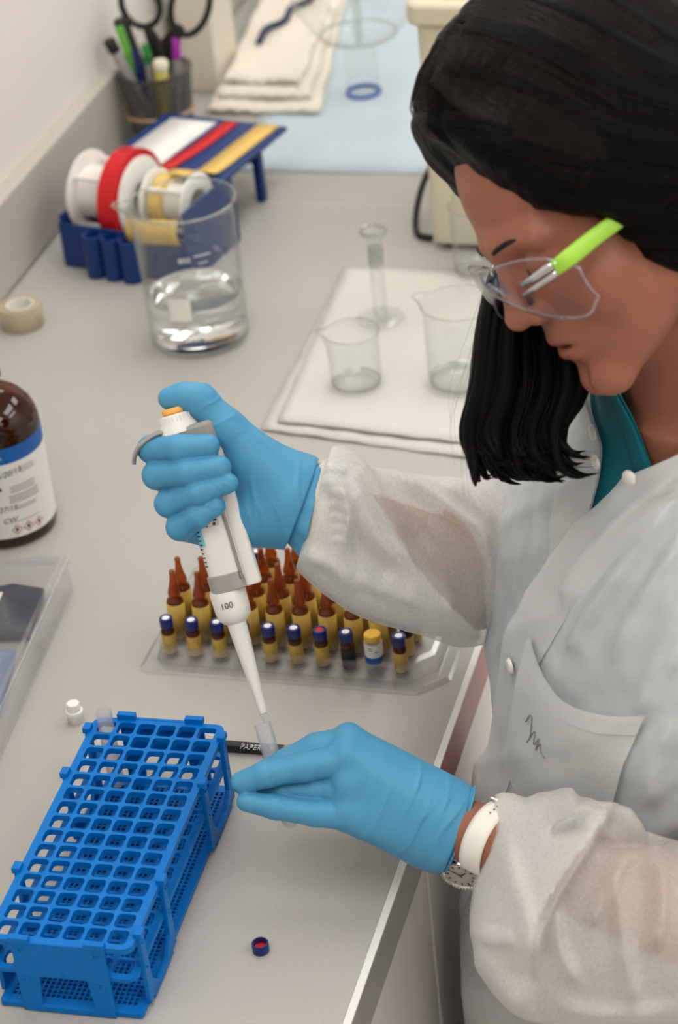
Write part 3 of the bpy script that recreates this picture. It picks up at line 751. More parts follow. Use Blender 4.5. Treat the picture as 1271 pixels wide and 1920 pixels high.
# ------------------------------------------------------------------ mesh pen cup with pens and scissors
mat('mesh_steel', rgb(92, 90, 88), .4, metal=.6); mat('rubber_tan', rgb(196, 158, 132), .6)
CX, CY = -.311, 1.332
cup = thing('pen_cup', 'grey wire mesh pen cup with tan rubber band against the wall', 'cup', (CX, CY, 0))
cb = MB(); nn = 60; hh = .098
for k in range(nn):
    a = 2*PI*k/nn
    cb.add([(r*math.cos(a+da), r*math.sin(a+da), z) for (r, z) in ((.036, .002), (.044, hh)) for da in (-.016, .016)], [(0, 1, 3, 2)])
for k in range(26):
    z = .003+k*.0037; r = .036+.008*z/hh
    cb.lathe([(r, z), (r, z+.0014)], 48) if False else cb.grid([[(r*math.cos(2*PI*i/48), r*math.sin(2*PI*i/48), zz) for i in range(48)] for zz in (z, z+.0013)], wrap=True)
cb.build('wire_mesh', 'mesh_steel', cup, solid=.0004)
MB().lathe([(.0425, hh-.001), (.0455, hh-.001), (.0458, hh+.002), (.0425, hh+.002)], 48, closed=True).build('rim', 'mesh_steel', cup, smooth=40)
MB().lathe([(.0001, .0005), (.0365, .0008), (.0368, .003), (.0001, .0032)], 40).build('base', 'mesh_steel', cup, smooth=40)
bd = MB(); bd.tube([(( .0412+.0006)*math.cos(2*PI*i/40), .0418*math.sin(2*PI*i/40), .045+.004*math.cos(2*PI*i/40+1)) for i in range(42)], .0020, 8, cap=False); bd.build('rubber_band', 'rubber_tan', cup, smooth=60)
def pen(name, label, cat, m, foot, top, r, capm=None, caplen=.02, tip=None, n=14):
    a, b = Vector(foot), Vector(top); d = (b-a).normalized(); L = (b-a).length
    o = thing(name, label, cat, (CX+a.x, CY+a.y, a.z), 0, 'pens in the mesh cup')
    M = frame_from(d).to_4x4()
    MB().lathe([(r*.6, 0), (r, .004), (r, L-caplen if capm else L-.003), (r*.85, L-caplen+.0005 if capm else L), (.0005, L-caplen+.0006 if capm else L+.0001)], n, M).build('barrel', m, o, smooth=40)
    if capm: MB().lathe([(r*1.02, L-caplen), (r*1.12, L-caplen+.001), (r*1.12, L-.003), (r*.9, L), (.0005, L+.0001)], n, M).build('cap', capm, o, smooth=40)
    return o
mat('pen_green', rgb(120, 200, 80), .4); mat('pen_dkgreen', rgb(40, 130, 60), .4); mat('pen_purple', rgb(176, 50, 176), .4); mat('pen_yellow', rgb(222, 210, 110), .4); mat('pen_grey', rgb(160, 158, 158), .4); mat('pen_cream', rgb(232, 226, 200), .45)
pen('marker', 'white marker with black end leaning at the wall side of the cup', 'marker', 'pen_grey', (.008, -.012, .005), (-.046, -.022, .146), .0070, 'dark_plastic', .018)
pen('highlighter', 'yellow highlighter with cream cap in the mesh cup', 'highlighter', 'pen_yellow', (.010, -.026, .005), (.020, -.028, .122), .0085, 'pen_cream', .012)
pen('marker', 'purple capped marker in the mesh cup', 'marker', 'pen_grey', (.012, .012, .005), (.030, .008, .140), .0058, 'pen_purple', .030)
pen('pen', 'dark green pen in the mesh cup', 'pen', 'pen_grey', (.000, -.014, .005), (.000, -.020, .138), .0045, 'pen_dkgreen', .024)
pen('pen', 'navy pen in the mesh cup between scissors and green pen', 'pen', 'cap_blue', (-.006, -.012, .005), (-.016, -.018, .132), .0042)
hl = pen('highlighter', 'black highlighter with bright green wedge clip in the mesh cup', 'highlighter', 'dark_plastic', (-.004, .006, .005), (-.034, -.004, .165), .0095)
wd = MB(); M = frame_from(Vector((-.030, -.010, .160)).normalized(), (0, -1, 0)).to_4x4()
wd.prism([(.0098, -.005), (.0125, -.005), (.0125, .005), (.0098, .005)], .095, .158, M); wd.build('clip', 'pen_green', hl)
scz = thing('scissors', 'black handled scissors standing upright in the mesh cup', 'scissors', (CX+.004, CY+.004, .002), 0)
def ring(c, rx, ry, tilt, r):
    return [Vector((c[0]+rx*math.cos(a)*math.cos(tilt)-ry*math.sin(a)*math.sin(tilt), c[1], c[2]+rx*math.cos(a)*math.sin(tilt)+ry*math.sin(a)*math.cos(tilt))) for a in np.linspace(0, 2*PI, 33)]
sb = MB(); sb.tube(ring((-.012, 0, .178), .0245, .028, .1, .004), .0042, 10, cap=False); sb.tube([(-.008, 0, .150), (.000, 0, .128), (.006, 0, .095)], [.006, .010, .008], 10, flat=(1, .5)); sb.build('thumb_loop', 'dark_plastic', scz, smooth=60)
sb = MB(); sb.tube(ring((.050, .004, .176), .023, .040, -.42, .004), .0042, 10, cap=False); sb.tube([(.034, .003, .150), (.018, .003, .128), (.006, .003, .095)], [.007, .011, .008], 10, flat=(1, .5)); sb.build('finger_loop', 'dark_plastic', scz, smooth=60)
for s in (-1, 1): MB().prism([(-.006, 0), (.006, 0), (.001, -.09), (-.001, -.09)], s*.0006-.0005, s*.0006+.0005, Matrix.Translation((.006, .002, .096)) @ Matrix.Rotation(PI/2, 4, 'X') @ Matrix.Rotation(s*.03, 4, 'Z')).build('blade', 'edge_steel', scz)

# ------------------------------------------------------------------ cream box, folded sheets and navy cord behind the cup
mat('cream_card', rgb(226, 216, 200), .7); mat('navy_cord', rgb(34, 52, 84), .7)
cbx = thing('box', 'cream upright box against the wall behind the pen cup', 'box', (-.352, 1.50, 0))
MB().box2((0.006, 0, .0005), (.060, .09, .235)).build('body', 'cream_card', cbx, bevel=.002)
MB().box2((0.005, -.001, .19), (.061, .091, .237)).build('lid', 'cream_card', cbx, bevel=.001)
def paper_sheet(name, label, m, corners, z, amp=.0012, bumps=0, n=24, th=.0006, par=None, edge=0.0, seed=0):
    a, b, c, d = [Vector(q+(0,)) for q in corners]; pts = []
    for j in range(n+1):
        row = []
        for i in range(n+1):
            u, v = i/n, j/n; p = (a*(1-u)+b*u)*(1-v)+(d*(1-u)+c*u)*v
            zz = z+amp*(.5+.5*math.sin(u*9+seed)*math.sin(v*7+1+seed))+amp*.5*math.sin(u*23+v*17+seed)**2
            e = min(u, 1-u); 
            if edge: p = p+Vector((edge*math.sin(v*34+seed), edge*math.sin(u*40+seed), 0))*(1 if (v in (0, 1) or u in (0, 1)) else .2)
            row.append((p.x, p.y, zz))
        pts.append(row)
    o = MB().grid(pts).build(name, m, par, smooth=60, solid=th); return o
mat('paper_white', rgb(208, 204, 198), .85, bump=dict(scale=420, strength=.35, dist=.0008, tex='voronoi'))
mat('paper_cream', rgb(236, 227, 213), .85, bump=dict(scale=420, strength=.35, dist=.0008, tex='voronoi'))
for k in range(3):
    o = paper_sheet('folded_sheet', '', 'paper_cream', ((-.285+.004*k, 1.425+.030*k), (-.135-.02*k, 1.425+.030*k), (-.245, 2.05), (-.352, 2.05)), .004+.008*k, .003, edge=.002, th=.004, seed=k*2)
    tag(o, 'cream folded paper sheet, %s of the stack beside the blue mat' % ['lowest', 'middle', 'topmost'][k], 'paper', 'folded paper sheets')
cd = MB(); cp = [(-.268+.0066*k+.004*(-1)**k, 1.60+.040*k, .030+.003*(k % 2)) for k in range(13)]
cd.tube(spline(cp, 60), .0045, 8); tag(cd.build('cord', 'navy_cord', None, smooth=60), 'dark navy twisted cord lying on the folded paper sheets', 'cord')

# ------------------------------------------------------------------ blue absorbent mat
mat('mat_blue', rgb(194, 207, 216), .85, vary=(14, .10), bump=dict(scale=60, strength=.3, dist=.002))
o = paper_sheet('bench_mat', '', 'mat_blue', ((-.199, 1.256), (.285, 1.262), (.285, 2.3), (-.300, 2.3)), .0006, .0006, th=.0004)
tag(o, 'pale blue absorbent mat covering the far countertop', 'mat')

# ------------------------------------------------------------------ round glass flask on blue ringed foot
mat('ring_blue', rgb(20, 90, 180), .4)
fk = thing('glass_flask', 'large round glass flask on a narrow foot with blue ring, standing on the mat', 'flask', (-.097, 1.500, .0015))
MB().lathe([(.0205, .002), (.0205, .050), (.0195, .066), (.036, .073), (.060, .092), (.080, .125), (.088, .165), (.083, .210), (.064, .245), (.034, .268), (.024, .276), (.024, .31)], 56).build('glass', 'clear_glass', fk, smooth=80)
MB().lathe([(.0190, .0), (.0225, .0), (.0228, .004), (.0190, .004)], 40, closed=True).build('foot_ring', 'ring_blue', fk, smooth=60)
MB().lathe([(.046, .0795), (.0505, .0790), (.0510, .0812), (.046, .082)], 48, closed=True).build('bowl_rim', 'glass_edge', fk, smooth=60)
MB().lathe([(.005, .068), (.006, .07), (.006, .30), (.005, .302)], 20).build('inner_tube', 'glass_edge', fk, smooth=60)

# ------------------------------------------------------------------ beige bench instrument
mat('beige_case', rgb(214, 205, 180), .5); mat('vent_dark', rgb(52, 44, 38), .6)
dv = thing('bench_instrument', 'beige boxy bench instrument with dark mesh vent on top', 'instrument', (.092, 1.060, 0), -.03)
bb = MB(); bb.prism(rrect(.22, .20, .012, 5, (.11, .10)), .008, .262); bb.build('body', 'beige_case', dv, bevel=.003, smooth=40)
bb = MB(); bb.prism(rrect(.238, .216, .016, 5, (.11, .10)), .262, .286); bb.build('top_rim', 'beige_case', dv, bevel=.004, smooth=40)
MB().prism(rrect(.20, .17, .02, 5, (.112, .10)), .2855, .2875).build('vent_recess', 'vent_dark', dv)
for k in range(26): MB().box((.112, .022+k*.0062, .2886), (.19, .0026, .0022)).build('vent_slat', 'vent_dark', dv)
bb = MB(); bb.tube([(x, y, .286) for x, y in rrect(.206, .176, .024, 6, (.112, .10))+[rrect(.206, .176, .024, 6, (.112, .10))[0]]], .003, 8, cap=False); bb.build('vent_frame', 'beige_case', dv, smooth=60)
for x in (.02, .20):
    for y in (.02, .18): MB().lathe([(.009, .0), (.010, .008)], 16, Matrix.Translation((x, y, 0))).build('foot', 'dark_plastic', dv)
kb = MB(); kb.tube(spline([(.0885, 1.17, .075), (.078, 1.16, .066), (.066, 1.135, .04), (.063, 1.110, .014), (.070, 1.09, .0045), (.0870, 1.082, .0045)], 40), .0038, 8)
tag(kb.build('power_cord', 'dark_plastic', None, smooth=60), 'black power cord looping beside the beige instrument', 'cord')

# ------------------------------------------------------------------ paper towel with drying glassware
for k, (cn, z) in enumerate(((((.012, .658), (.292, .618), (.292, 1.006), (.006, 1.008)), .0008), (((.026, .668), (.292, .640), (.292, 1.000), (.008, 1.001)), .0050))):
    o = paper_sheet('paper_towel', '', 'paper_white', cn, z, .0016, th=.0015, edge=.0007, seed=k*3)
    tag(o, ('lower' if k == 0 else 'upper')+' white paper towel sheet under the drying glassware', 'paper towel', 'paper towels under the glassware')
TZ = .0092
gc = thing('graduated_cylinder', 'slim clear graduated cylinder with flared top standing on the paper towel', 'cylinder', (.079, .880, TZ))
MB().lathe([(.0070, .003), (.0078, .006), (.0078, .062), (.0082, .064), (.0082, .082), (.0074, .086), (.0085, .092), (.0130, .098), (.0142, .1005), (.0140, .1025), (.0118, .1020), (.0075, .093), (.0064, .086), (.0066, .006), (.0055, .004)], 32, closed=True).build('glass', 'clear_glass', gc, smooth=60)
MB().lathe([(.0120, .0985), (.0140, .0992), (.0146, .1012), (.0136, .1032), (.0118, .1028)], 32, closed=True).build('rim', 'glass_edge', gc, smooth=60)
MB().lathe([(.0001, .0003), (.0250, .0003), (.0255, .0018), (.0200, .0032), (.0080, .0050), (.0001, .0052)], 40).build('foot', 'clear_glass', gc, smooth=60)
MB().lathe([(.0062, .062), (.0079, .062), (.0080, .083), (.0062, .083)], 24, closed=True).build('frosted_neck', 'glass_edge', gc, smooth=60)
g = MB()
for k in range(12):
    z = .012+k*.004; w = .35 if k % 5 else .7
    g.add([(.0080*math.cos(-1.6+w*q/4), .0080*math.sin(-1.6+w*q/4), z+dz) for q in range(5) for dz in (0, .0005)], [(2*q, 2*q+2, 2*q+3, 2*q+1) for q in range(4)])
g.build('graduation', 'enamel_white', gc)
def small_beaker(x, y, r, h, label, sp):
    o = thing('beaker', label, 'beaker', (x, y, TZ), 0, 'small beakers on the paper towel')
    rows = beaker_wall(r, h, .0014, sp)
    MB().grid(rows, wrap=True).build('glass', 'clear_glass', o, smooth=70)
    q = rows[7]; MB().tube(q+[q[0], q[1]], .0009, 6, cap=False).build('rim', 'glass_edge', o, smooth=80)
    MB().lathe([(.0001, .0008), (r*.85, .001), (r*.9, .003), (.0001, .0032)], 36).build('base', 'clear_glass', o, smooth=60)
    q = MB().lathe([(r*.84, .0012), (r*.95, .002), (r*.97, .004), (r*.9, .0035)], 36, closed=True).build('base_edge', 'glass_edge', o, smooth=60)
small_beaker(.087, .745, .026, .058, 'small glass beaker nearest the camera on the paper towel', 3.4)
small_beaker(.193, .762, .036, .085, 'larger of two small glass beakers on the towel, beside the hair', 3.0)
small_beaker(.155, 1.000, .024, .075, 'narrow glass beaker at the back of the paper towel behind the eyeglasses', 2.4)
# ------------------------------------------------------------------ tube held in the left hand
TM, TB_ = P(492, 1357, 1.622), P(548, 1552, 1.622)
ht = thing('test_tube', 'translucent test tube pinched in the gloved fingers under the pipette', 'test tube', tuple(TB_))
ax = Vector(TM-TB_).normalized()
MB().lathe(tube_profile(float(np.linalg.norm(TM-TB_)), .0062, .0055), 28, frame_from(ax).to_4x4()).build('tube_wall', 'tube_pp', ht, smooth=50)

# ------------------------------------------------------------------ pipette
mat('pip_white', rgb(232, 229, 224), .35); mat('pip_grey', rgb(150, 146, 142), .4); mat('pip_ring', rgb(168, 164, 160), .3, metal=.3); mat('pip_orange', rgb(240, 178, 92), .35)
mat('pip_scale', rgb(120, 205, 220), .3); mat('hologram', rgb(200, 200, 205), .15, metal=.9)
PT, PB = P(324, 764, 1.600), P(494, 1337, 1.622)
pz = Vector(PT-PB).normalized(); PLEN = (Vector(PT)-Vector(PB)).length
pip = thing('pipette', 'white adjustable pipette with orange button and grey finger hook held in the glove', 'pipette', tuple(PB))
PM = frame_from(pz, Vector(CR)).to_4x4()          # local x = right, -y = towards the room, z = up the pipette
k_ = PLEN/591.0                                   # one photo pixel at this distance
def pp(prof, name, m, sm=40, n=40, off=(0, 0), flat=1.0):
    M = PM @ Matrix.Translation((off[0], off[1], 0)) @ Matrix.Diagonal((1, flat, 1, 1))
    return MB().lathe([(r*k_, (591-s)*k_) for s, r in prof][::-1], n, M).build(name, m, pip, smooth=sm)
pp([(0, 20), (3, 22.5), (9, 22.5), (11, 20), (15, 20), (20, 17)], 'button', 'pip_orange')
pp([(12, 25), (15, 28), (24, 30), (34, 36), (46, 40)], 'collar', 'pip_white')
rb = MB()
for i in range(26):
    a = 2*PI*i/26; rb.box((29.5*k_*math.cos(a), 29.5*k_*math.sin(a), (591-20)*k_), (.0009, .0009, 10*k_), PM)
rb.build('collar_rib', 'pip_white', pip)
def pprism(poly, s0, s1, name, m, bev=.002, par=None, off=(0, 0), taper=1.0):
    n = len(poly); vs = [(x*k_, y*k_, (591-s0)*k_) for x, y in poly]+[((x-10)*taper*k_+10*k_, y*taper*k_, (591-s1)*k_) for x, y in poly]
    fs = [tuple(range(n)), tuple(reversed(range(n, 2*n)))]+[(i, n+i, n+(i+1) % n, (i+1) % n) for i in range(n)]
    b = MB(); b.add(vs, fs, PM); return b.build(name, m, par or pip, bevel=bev, smooth=45)
# handle: rounded body plus the ejector bar along the right side
pprism(rrect(70, 66, 26, 6, (10, 0)), 62, 332, 'handle', 'pip_white', .0015)
pprism(rrect(30, 44, 7, 4, (52, -2)), 80, 352, 'ejector_bar', 'pip_white', .0012)
pprism(rrect(5, 62, 2, 3, (36, -3)), 95, 335, 'seam', 'pip_grey', .0003)
pprism(rrect(104, 74, 26, 6, (20, 0)), 38, 80, 'hook_collar', 'pip_grey', .003)
hk = MB(); hkp = [(50, 52, 0), (15, 46, 0), (-14, 40, -4), (-45, 39, -6), (-76, 50, -8), (-92, 66, -8), (-97, 80, -8)]
sp = spline([tuple(Vector((x*k_, y*k_, (591-s)*k_))) for x, s, y in hkp], 26)
hk.tube([PM.to_3x3() @ Vector(q) for q in sp], [(13-7*i/25)*k_ for i in range(26)], 12, flat=(.62, 2.1), up=PM.to_3x3() @ Vector((0, 0, 1))); hk.build('finger_hook', 'pip_grey', pip, smooth=60)
pprism(rrect(74, 68, 28, 6, (8, 0)), 318, 352, 'ring', 'pip_ring', .0008)
pp([(346, 31), (352, 34), (388, 33), (402, 31), (410, 24), (414, 18)], 'lower_collar', 'pip_white')
pp([(410, 18), (430, 17.5), (480, 14.5), (540, 10.5), (586, 8.2), (590, 7.8), (591, 6)], 'tip_cone', 'pip_white')
pp([(588, 6.4), (600, 6.0), (640, 4.2), (690, 1.6), (695, 1.0)], 'disposable_tip', 'tube_pp')
# scale window and marks on the handle's left front, hologram sticker, capacity number
def on_handle(u, v):
    """u right, v up (photo pixels) on the rounded front-left of the handle"""
    x = u; h = 33; cx = 10; r = 26; edge = -25+r
    y = -h if x > edge else -(h-r+math.sqrt(max(0, r*r-(edge-x)**2)))
    return PM @ Vector((x*k_, (y-.45)*k_, v*k_))
MB().grid([[on_handle(-24.6+q*1.6, 591-s) for q in range(9)] for s in range(212, 262, 8)]).build('scale_window', 'pip_scale', pip, smooth=80)
mk = MB()
for i in range(11):
    s = 214+i*8.2; mk.grid([[on_handle(-24.8+q*(1.6 if i < 6 else 1.1), 591-s-d*2.4)+PM.to_3x3() @ Vector((0, -.3*k_, 0)) for q in range(6)] for d in (0, 1)])
mk.build('scale_mark', 'black_ink', pip)
st = MB().grid([[on_handle(q*3.0-4, 591-s) for q in range(10)] for s in (206, 214, 222, 228)]).build('sticker', 'hologram', pip, smooth=80)
sk = MB()
for q0, q1, s0, s1 in ((-2, 2.5, 209, 226), (12, 22, 207, 212), (14, 21, 215, 219), (12, 17, 221, 226)): sk.grid([[on_handle(q0+(q1-q0)*i/4, 591-s)+PM.to_3x3() @ Vector((0, -.3*k_, 0)) for i in range(5)] for s in (s0, s1)])
sk.build('sticker_print', 'black_ink', pip)
def on_collar(u, v): a = -PI/2-.18+u/(34*k_); return PM @ Vector((34.6*k_*math.cos(a), 34.6*k_*math.sin(a), v))
text_on('capacity_number', '100', .0062, on_collar, 'black_ink', pip, at=(0, (591-376)*k_))
# ------------------------------------------------------------------ person
def skin_mat():
    m, t, out = nt('skin')
    b = t.nodes.new('ShaderNodeBsdfPrincipled'); b.inputs['Roughness'].default_value = .48; b.inputs['Specular IOR Level'].default_value = .4
    tc = t.nodes.new('ShaderNodeTexCoord'); n = node(t, 'ShaderNodeTexNoise', Scale=14.0, Detail=4); t.links.new(tc.outputs['Object'], n.inputs['Vector'])
    r = node(t, 'ShaderNodeValToRGB'); r.color_ramp.elements[0].position = .3; r.color_ramp.elements[0].color = rgb(146, 90, 70); r.color_ramp.elements[1].position = .7; r.color_ramp.elements[1].color = rgb(164, 106, 84)
    t.links.new(n.outputs['Fac'], r.inputs[0]); t.links.new(r.outputs[0], b.inputs['Base Color'])
    n2 = node(t, 'ShaderNodeTexNoise', Scale=900.0, Detail=2); t.links.new(tc.outputs['Object'], n2.inputs['Vector'])
    bp = node(t, 'ShaderNodeBump', Strength=.15, Distance=.0004); t.links.new(n2.outputs['Fac'], bp.inputs['Height']); t.links.new(bp.outputs[0], b.inputs['Normal'])
    t.links.new(b.outputs[0], out.inputs[0])
skin_mat()
mat('glove_blue', rgb(78, 152, 192), .46, spec=.4, bump=dict(scale=1500, strength=.12, dist=.0003), vary=(30, .05))
person = thing('person', 'person in white translucent lab coat, blue gloves and clear safety glasses, pipetting', 'person', (.50, .21, FL))
PINV = Matrix.Translation((-.50, -.21, -FL))
def body_part(name, me, m, parent=None):
    if isinstance(me, MB): me = me.mesh(name)
    me.transform(PINV) if parent is None or parent is person else me.transform(PINV)
    o = link(name, me, m, parent or person); me.shade_smooth(); return o
D0 = 1.606
def Q(px, py, dz=0.0): return P(px, py, D0-dz/1000.0)
mm = .001
def chain(p, pts, k=.004):
    d = None
    for (a, ra), (b, rb_) in zip(pts[:-1], pts[1:]):
        e = d_cone(p, a, b, ra*mm, rb_*mm); d = e if d is None else smin(d, e, k)
    return d
def ball_mask(p, c, r): return np.clip(1-np.linalg.norm(p-c, axis=1)/r, 0, 1)**1.0

# right hand: wrapped round the pipette, thumb on the button
RI = [(Q(360, 846, -27), 11), (Q(284, 842, 2), 9.6), (Q(335, 840, 18.5), 9.3), (Q(390, 836, 20.5), 8.4)]
RM = [(Q(378, 885, -28), 11.5), (Q(294, 891, 4), 10), (Q(350, 886, 20), 9.4), (Q(411, 877, 23), 8.6)]
RR = [(Q(395, 930, -26), 11.5), (Q(316, 944, 5), 9.6), (Q(372, 925, 20.5), 8.8), (Q(429, 906, 24), 6.9)]
RP = [(Q(402, 1000, -20), 11.0), (Q(337, 988, 4), 9.4), (Q(372, 968, 17), 8.2), (Q(406, 949, 20), 6.6)]
RT = [(Q(520, 892, -2), 19), (Q(424, 803, 3), 13.2), (Q(376, 750, 5), 11.0), (Q(345, 745, 4), 9.6), (Q(318, 747, 3), 8.2)]
def right_hand(p):
    palm = None
    for a, ra, b, rb_ in ((Q(375, 850, -24), 12, Q(555, 915, -12), 24), (Q(385, 890, -27), 13, Q(560, 940, -14), 26), (Q(400, 940, -26), 13, Q(560, 950, -14), 25), (Q(415, 995, -20), 12, Q(548, 965, -12), 24),
                          (Q(470, 870, -4), 19, Q(545, 920, -6), 25), (Q(478, 960, -8), 17, Q(548, 950, -8), 25)):
        e = d_cone(p, a, b, ra*mm, rb_*mm); palm = e if palm is None else smin(palm, e, .012)
    th = chain(p, RT, .006)
    palm = smin(palm, th, .007)
    d = palm
    f = [chain(p, c, .003) for c in (RI, RM, RR, RP)]
    g = f[0]
    for q in f[1:]: g = smin(g, q, .0008)
    d = smin(d, g, .0012)
    wr = Q(548, 938, 8); m1 = ball_mask(p, wr, .045); d = d-.0024*m1*wrinkle(p, Q(560, 925)-Q(480, 925), 420, 1.3)
    m2 = ball_mask(p, Q(405, 775, 10), .030); d = d-.0018*m2*wrinkle(p, Q(420, 800)-Q(370, 748), 900, 2.2)
    m3 = ball_mask(p, Q(480, 985, 12), .040); d = d-.0015*m3*wrinkle(p, Q(500, 985)-Q(440, 995), 700, .4)
    m4 = ball_mask(p, Q(425, 915, 30), .016)+ball_mask(p, Q(390, 965, 28), .018); d = d-.0006*m4*ridged(p, Q(420, 900)-Q(400, 960), 1300, 3.4, .002)
    return d
cs_ = [Q(x, y, z) for x in (230, 620) for y in (690, 1070) for z in (-62, 48)]
lo = np.min(cs_, 0)-.005; hi = np.max(cs_, 0)+.005
wn = (Q(640, 965, -14)-Q(520, 920, -12)); wn /= np.linalg.norm(wn); wc0 = Q(566, 944, -10)
def cut(fn, c, n): return lambda p: np.maximum(fn(p), (p-c)@n)
rg = body_part('glove', sdf_mesh('glove', cut(right_hand, wc0, wn), lo, hi, .0011), 'glove_blue')
rg['label'] = 'blue nitrile glove gripping the pipette'
# open flared cuff of the right glove
def ring_loft(rings, n=64, wob=0.0, seed=0):
    rows = []
    for k, (c, a, b, w_) in enumerate(rings):
        row = []
        for i in range(n):
            t = 2*PI*i/n; s = 1+w_*(math.sin(5*t+seed+k*.4)+.6*math.sin(9*t+seed*2-k*.3)+.4*math.sin(13*t+k))
            row.append(tuple(c+s*(a*math.cos(t)+b*math.sin(t))))
        rows.append(row)
    return rows
E1 = Q(520, 1010, 0)-Q(550, 870, 0); E1 /= np.linalg.norm(E1)     # across the wrist, downwards in the photo
E2 = np.cross(wn, E1); E2 /= np.linalg.norm(E2)
cf = MB(); cf.grid(ring_loft([(Q(545, 936, -10), E1*.0290, E2*.0250, .006), (Q(556, 941, -10), E1*.0296, E2*.0265, .012), (Q(566, 946, -10), E1*.0312, E2*.0275, .022), (Q(576, 953, -10), E1*.0335, E2*.0285, .030), (Q(583, 958, -10), E1*.0342, E2*.0285, .034), (Q(584, 958, -10), E1*.0334, E2*.0280, .032)], 72), wrap=True)
o = body_part('glove_cuff', cf, 'glove_blue', rg); md = o.modifiers.new('smooth', 'SUBSURF'); md.levels = 1; md.render_levels = 1
md = o.modifiers.new('thickness', 'SOLIDIFY'); md.thickness = .0006

# left hand: back of the hand to the room, tube between the fingers and the thumb behind
LI = [(Q(655, 1392, -8), 12), (Q(592, 1400, -8), 9.6), (Q(540, 1425, -10), 8.8), (Q(505, 1440, -12), 7.8)]
LM = [(Q(648, 1424, 2), 12), (Q(568, 1438, 5), 10.2), (Q(497, 1452, 4), 9.4), (Q(453, 1467, 1), 8.0)]
LR = [(Q(652, 1478, 1), 11.5), (Q(590, 1480, -4), 9.0), (Q(530, 1482, -8), 8.2), (Q(492, 1483, -12), 7.2)]
LP = [(Q(652, 1527, 2), 11.5), (Q(590, 1525, 4), 9.2), (Q(515, 1513, 4), 8.6), (Q(462, 1503, 2), 7.2)]
LT = [(Q(780, 1500, -24), 16), (Q(670, 1460, -38), 12.5), (Q(590, 1455, -37), 10.5), (Q(520, 1462, -30.5), 8.2)]
def left_hand(p):
    d = None
    for a, ra, b, rb_ in ((LI[0][0], 12.5, Q(835, 1515, -12), 22), (LM[0][0], 13, Q(840, 1540, -8), 23), (LR[0][0], 13, Q(838, 1560, -8), 23), (LP[0][0], 13, Q(828, 1578, -10), 21), (Q(690, 1450, -12), 17, Q(830, 1540, -12), 24), (Q(700, 1505, -12), 17, Q(800, 1560, -14), 22)):
        e = d_cone(p, a, b, ra*mm, rb_*mm); d = e if d is None else smin(d, e, .013)
    d = smin(d, chain(p, LT, .005), .008)
    # knuckles
    for c in (Q(652, 1378, -4), Q(650, 1414, 5), Q(655, 1470, 7), Q(655, 1525, 5)): d = smin(d, np.linalg.norm(p-c, axis=1)-.0075, .008)
    g = None
    for c in (LI, LM, LR, LP):
        q = chain(p, c, .003); g = q if g is None else smin(g, q, .0008)
    d = smin(d, g, .0014)
    ax_ = Q(850, 1555)-Q(650, 1460)
    m1 = ball_mask(p, Q(780, 1530, 20), .062); d = d-.0028*m1*wrinkle(p, ax_, 480, .6)
    m2 = ball_mask(p, Q(840, 1545, 20), .042); d = d-.0020*m2*wrinkle(p, ax_, 760, 1.9)
    m3 = ball_mask(p, Q(520, 1500, 14), .022)+ball_mask(p, Q(505, 1450, 14), .014); d = d-.0006*m3*ridged(p, Q(560, 1500)-Q(500, 1470), 1100, 4.1, .003)
    return d
cs_ = [Q(x, y, z) for x in (420, 910) for y in (1330, 1670) for z in (-62, 45)]
lo = np.min(cs_, 0)-.005; hi = np.max(cs_, 0)+.005
lwn = Q(905, 1578, -6)-Q(780, 1528, -8); lwn /= np.linalg.norm(lwn)
LE1 = Q(829, 1634, 0)-Q(884, 1474, 0); LE1 /= np.linalg.norm(LE1); LE1 -= lwn*(LE1@lwn)*.35; LE1 /= np.linalg.norm(LE1)
ln2 = np.cross(LE1, -_f); ln2 /= np.linalg.norm(ln2); ln2 = ln2 if ln2@lwn > 0 else -ln2
lg = body_part('glove', sdf_mesh('glove', cut(left_hand, Q(857, 1555, -8), ln2), lo, hi, .0011), 'glove_blue')
lg['label'] = 'blue nitrile glove holding the test tube'
LE2 = np.cross(ln2, LE1)
cf = MB(); cf.grid(ring_loft([(Q(846, 1550, -9), LE1*.0300, LE2*.0235, .004), (Q(856, 1554, -9), LE1*.0312, LE2*.0245, .008), (Q(861, 1556, -9), LE1*.0316, LE2*.0250, .010), (Q(863, 1557, -9), LE1*.0312, LE2*.0245, .010)], 64), wrap=True)
o = body_part('glove_cuff', cf, 'glove_blue', lg); md = o.modifiers.new('thickness', 'SOLIDIFY'); md.thickness = .0006
bd = MB(); rr = ring_loft([(Q(861, 1556, -9), LE1*.0318, LE2*.0252, .010)], 64)[0]; bd.tube(rr+rr[:2], .0011, 8, cap=False); body_part('cuff_bead', bd, 'glove_blue', lg)
# torso: stacked ellipses, angle 0 = chest front, +90 deg = her left side
TF = np.array([-.78, -.626, 0.]); TF /= np.linalg.norm(TF); TL = np.array([.626, -.78, 0.]); TL /= np.linalg.norm(TL)
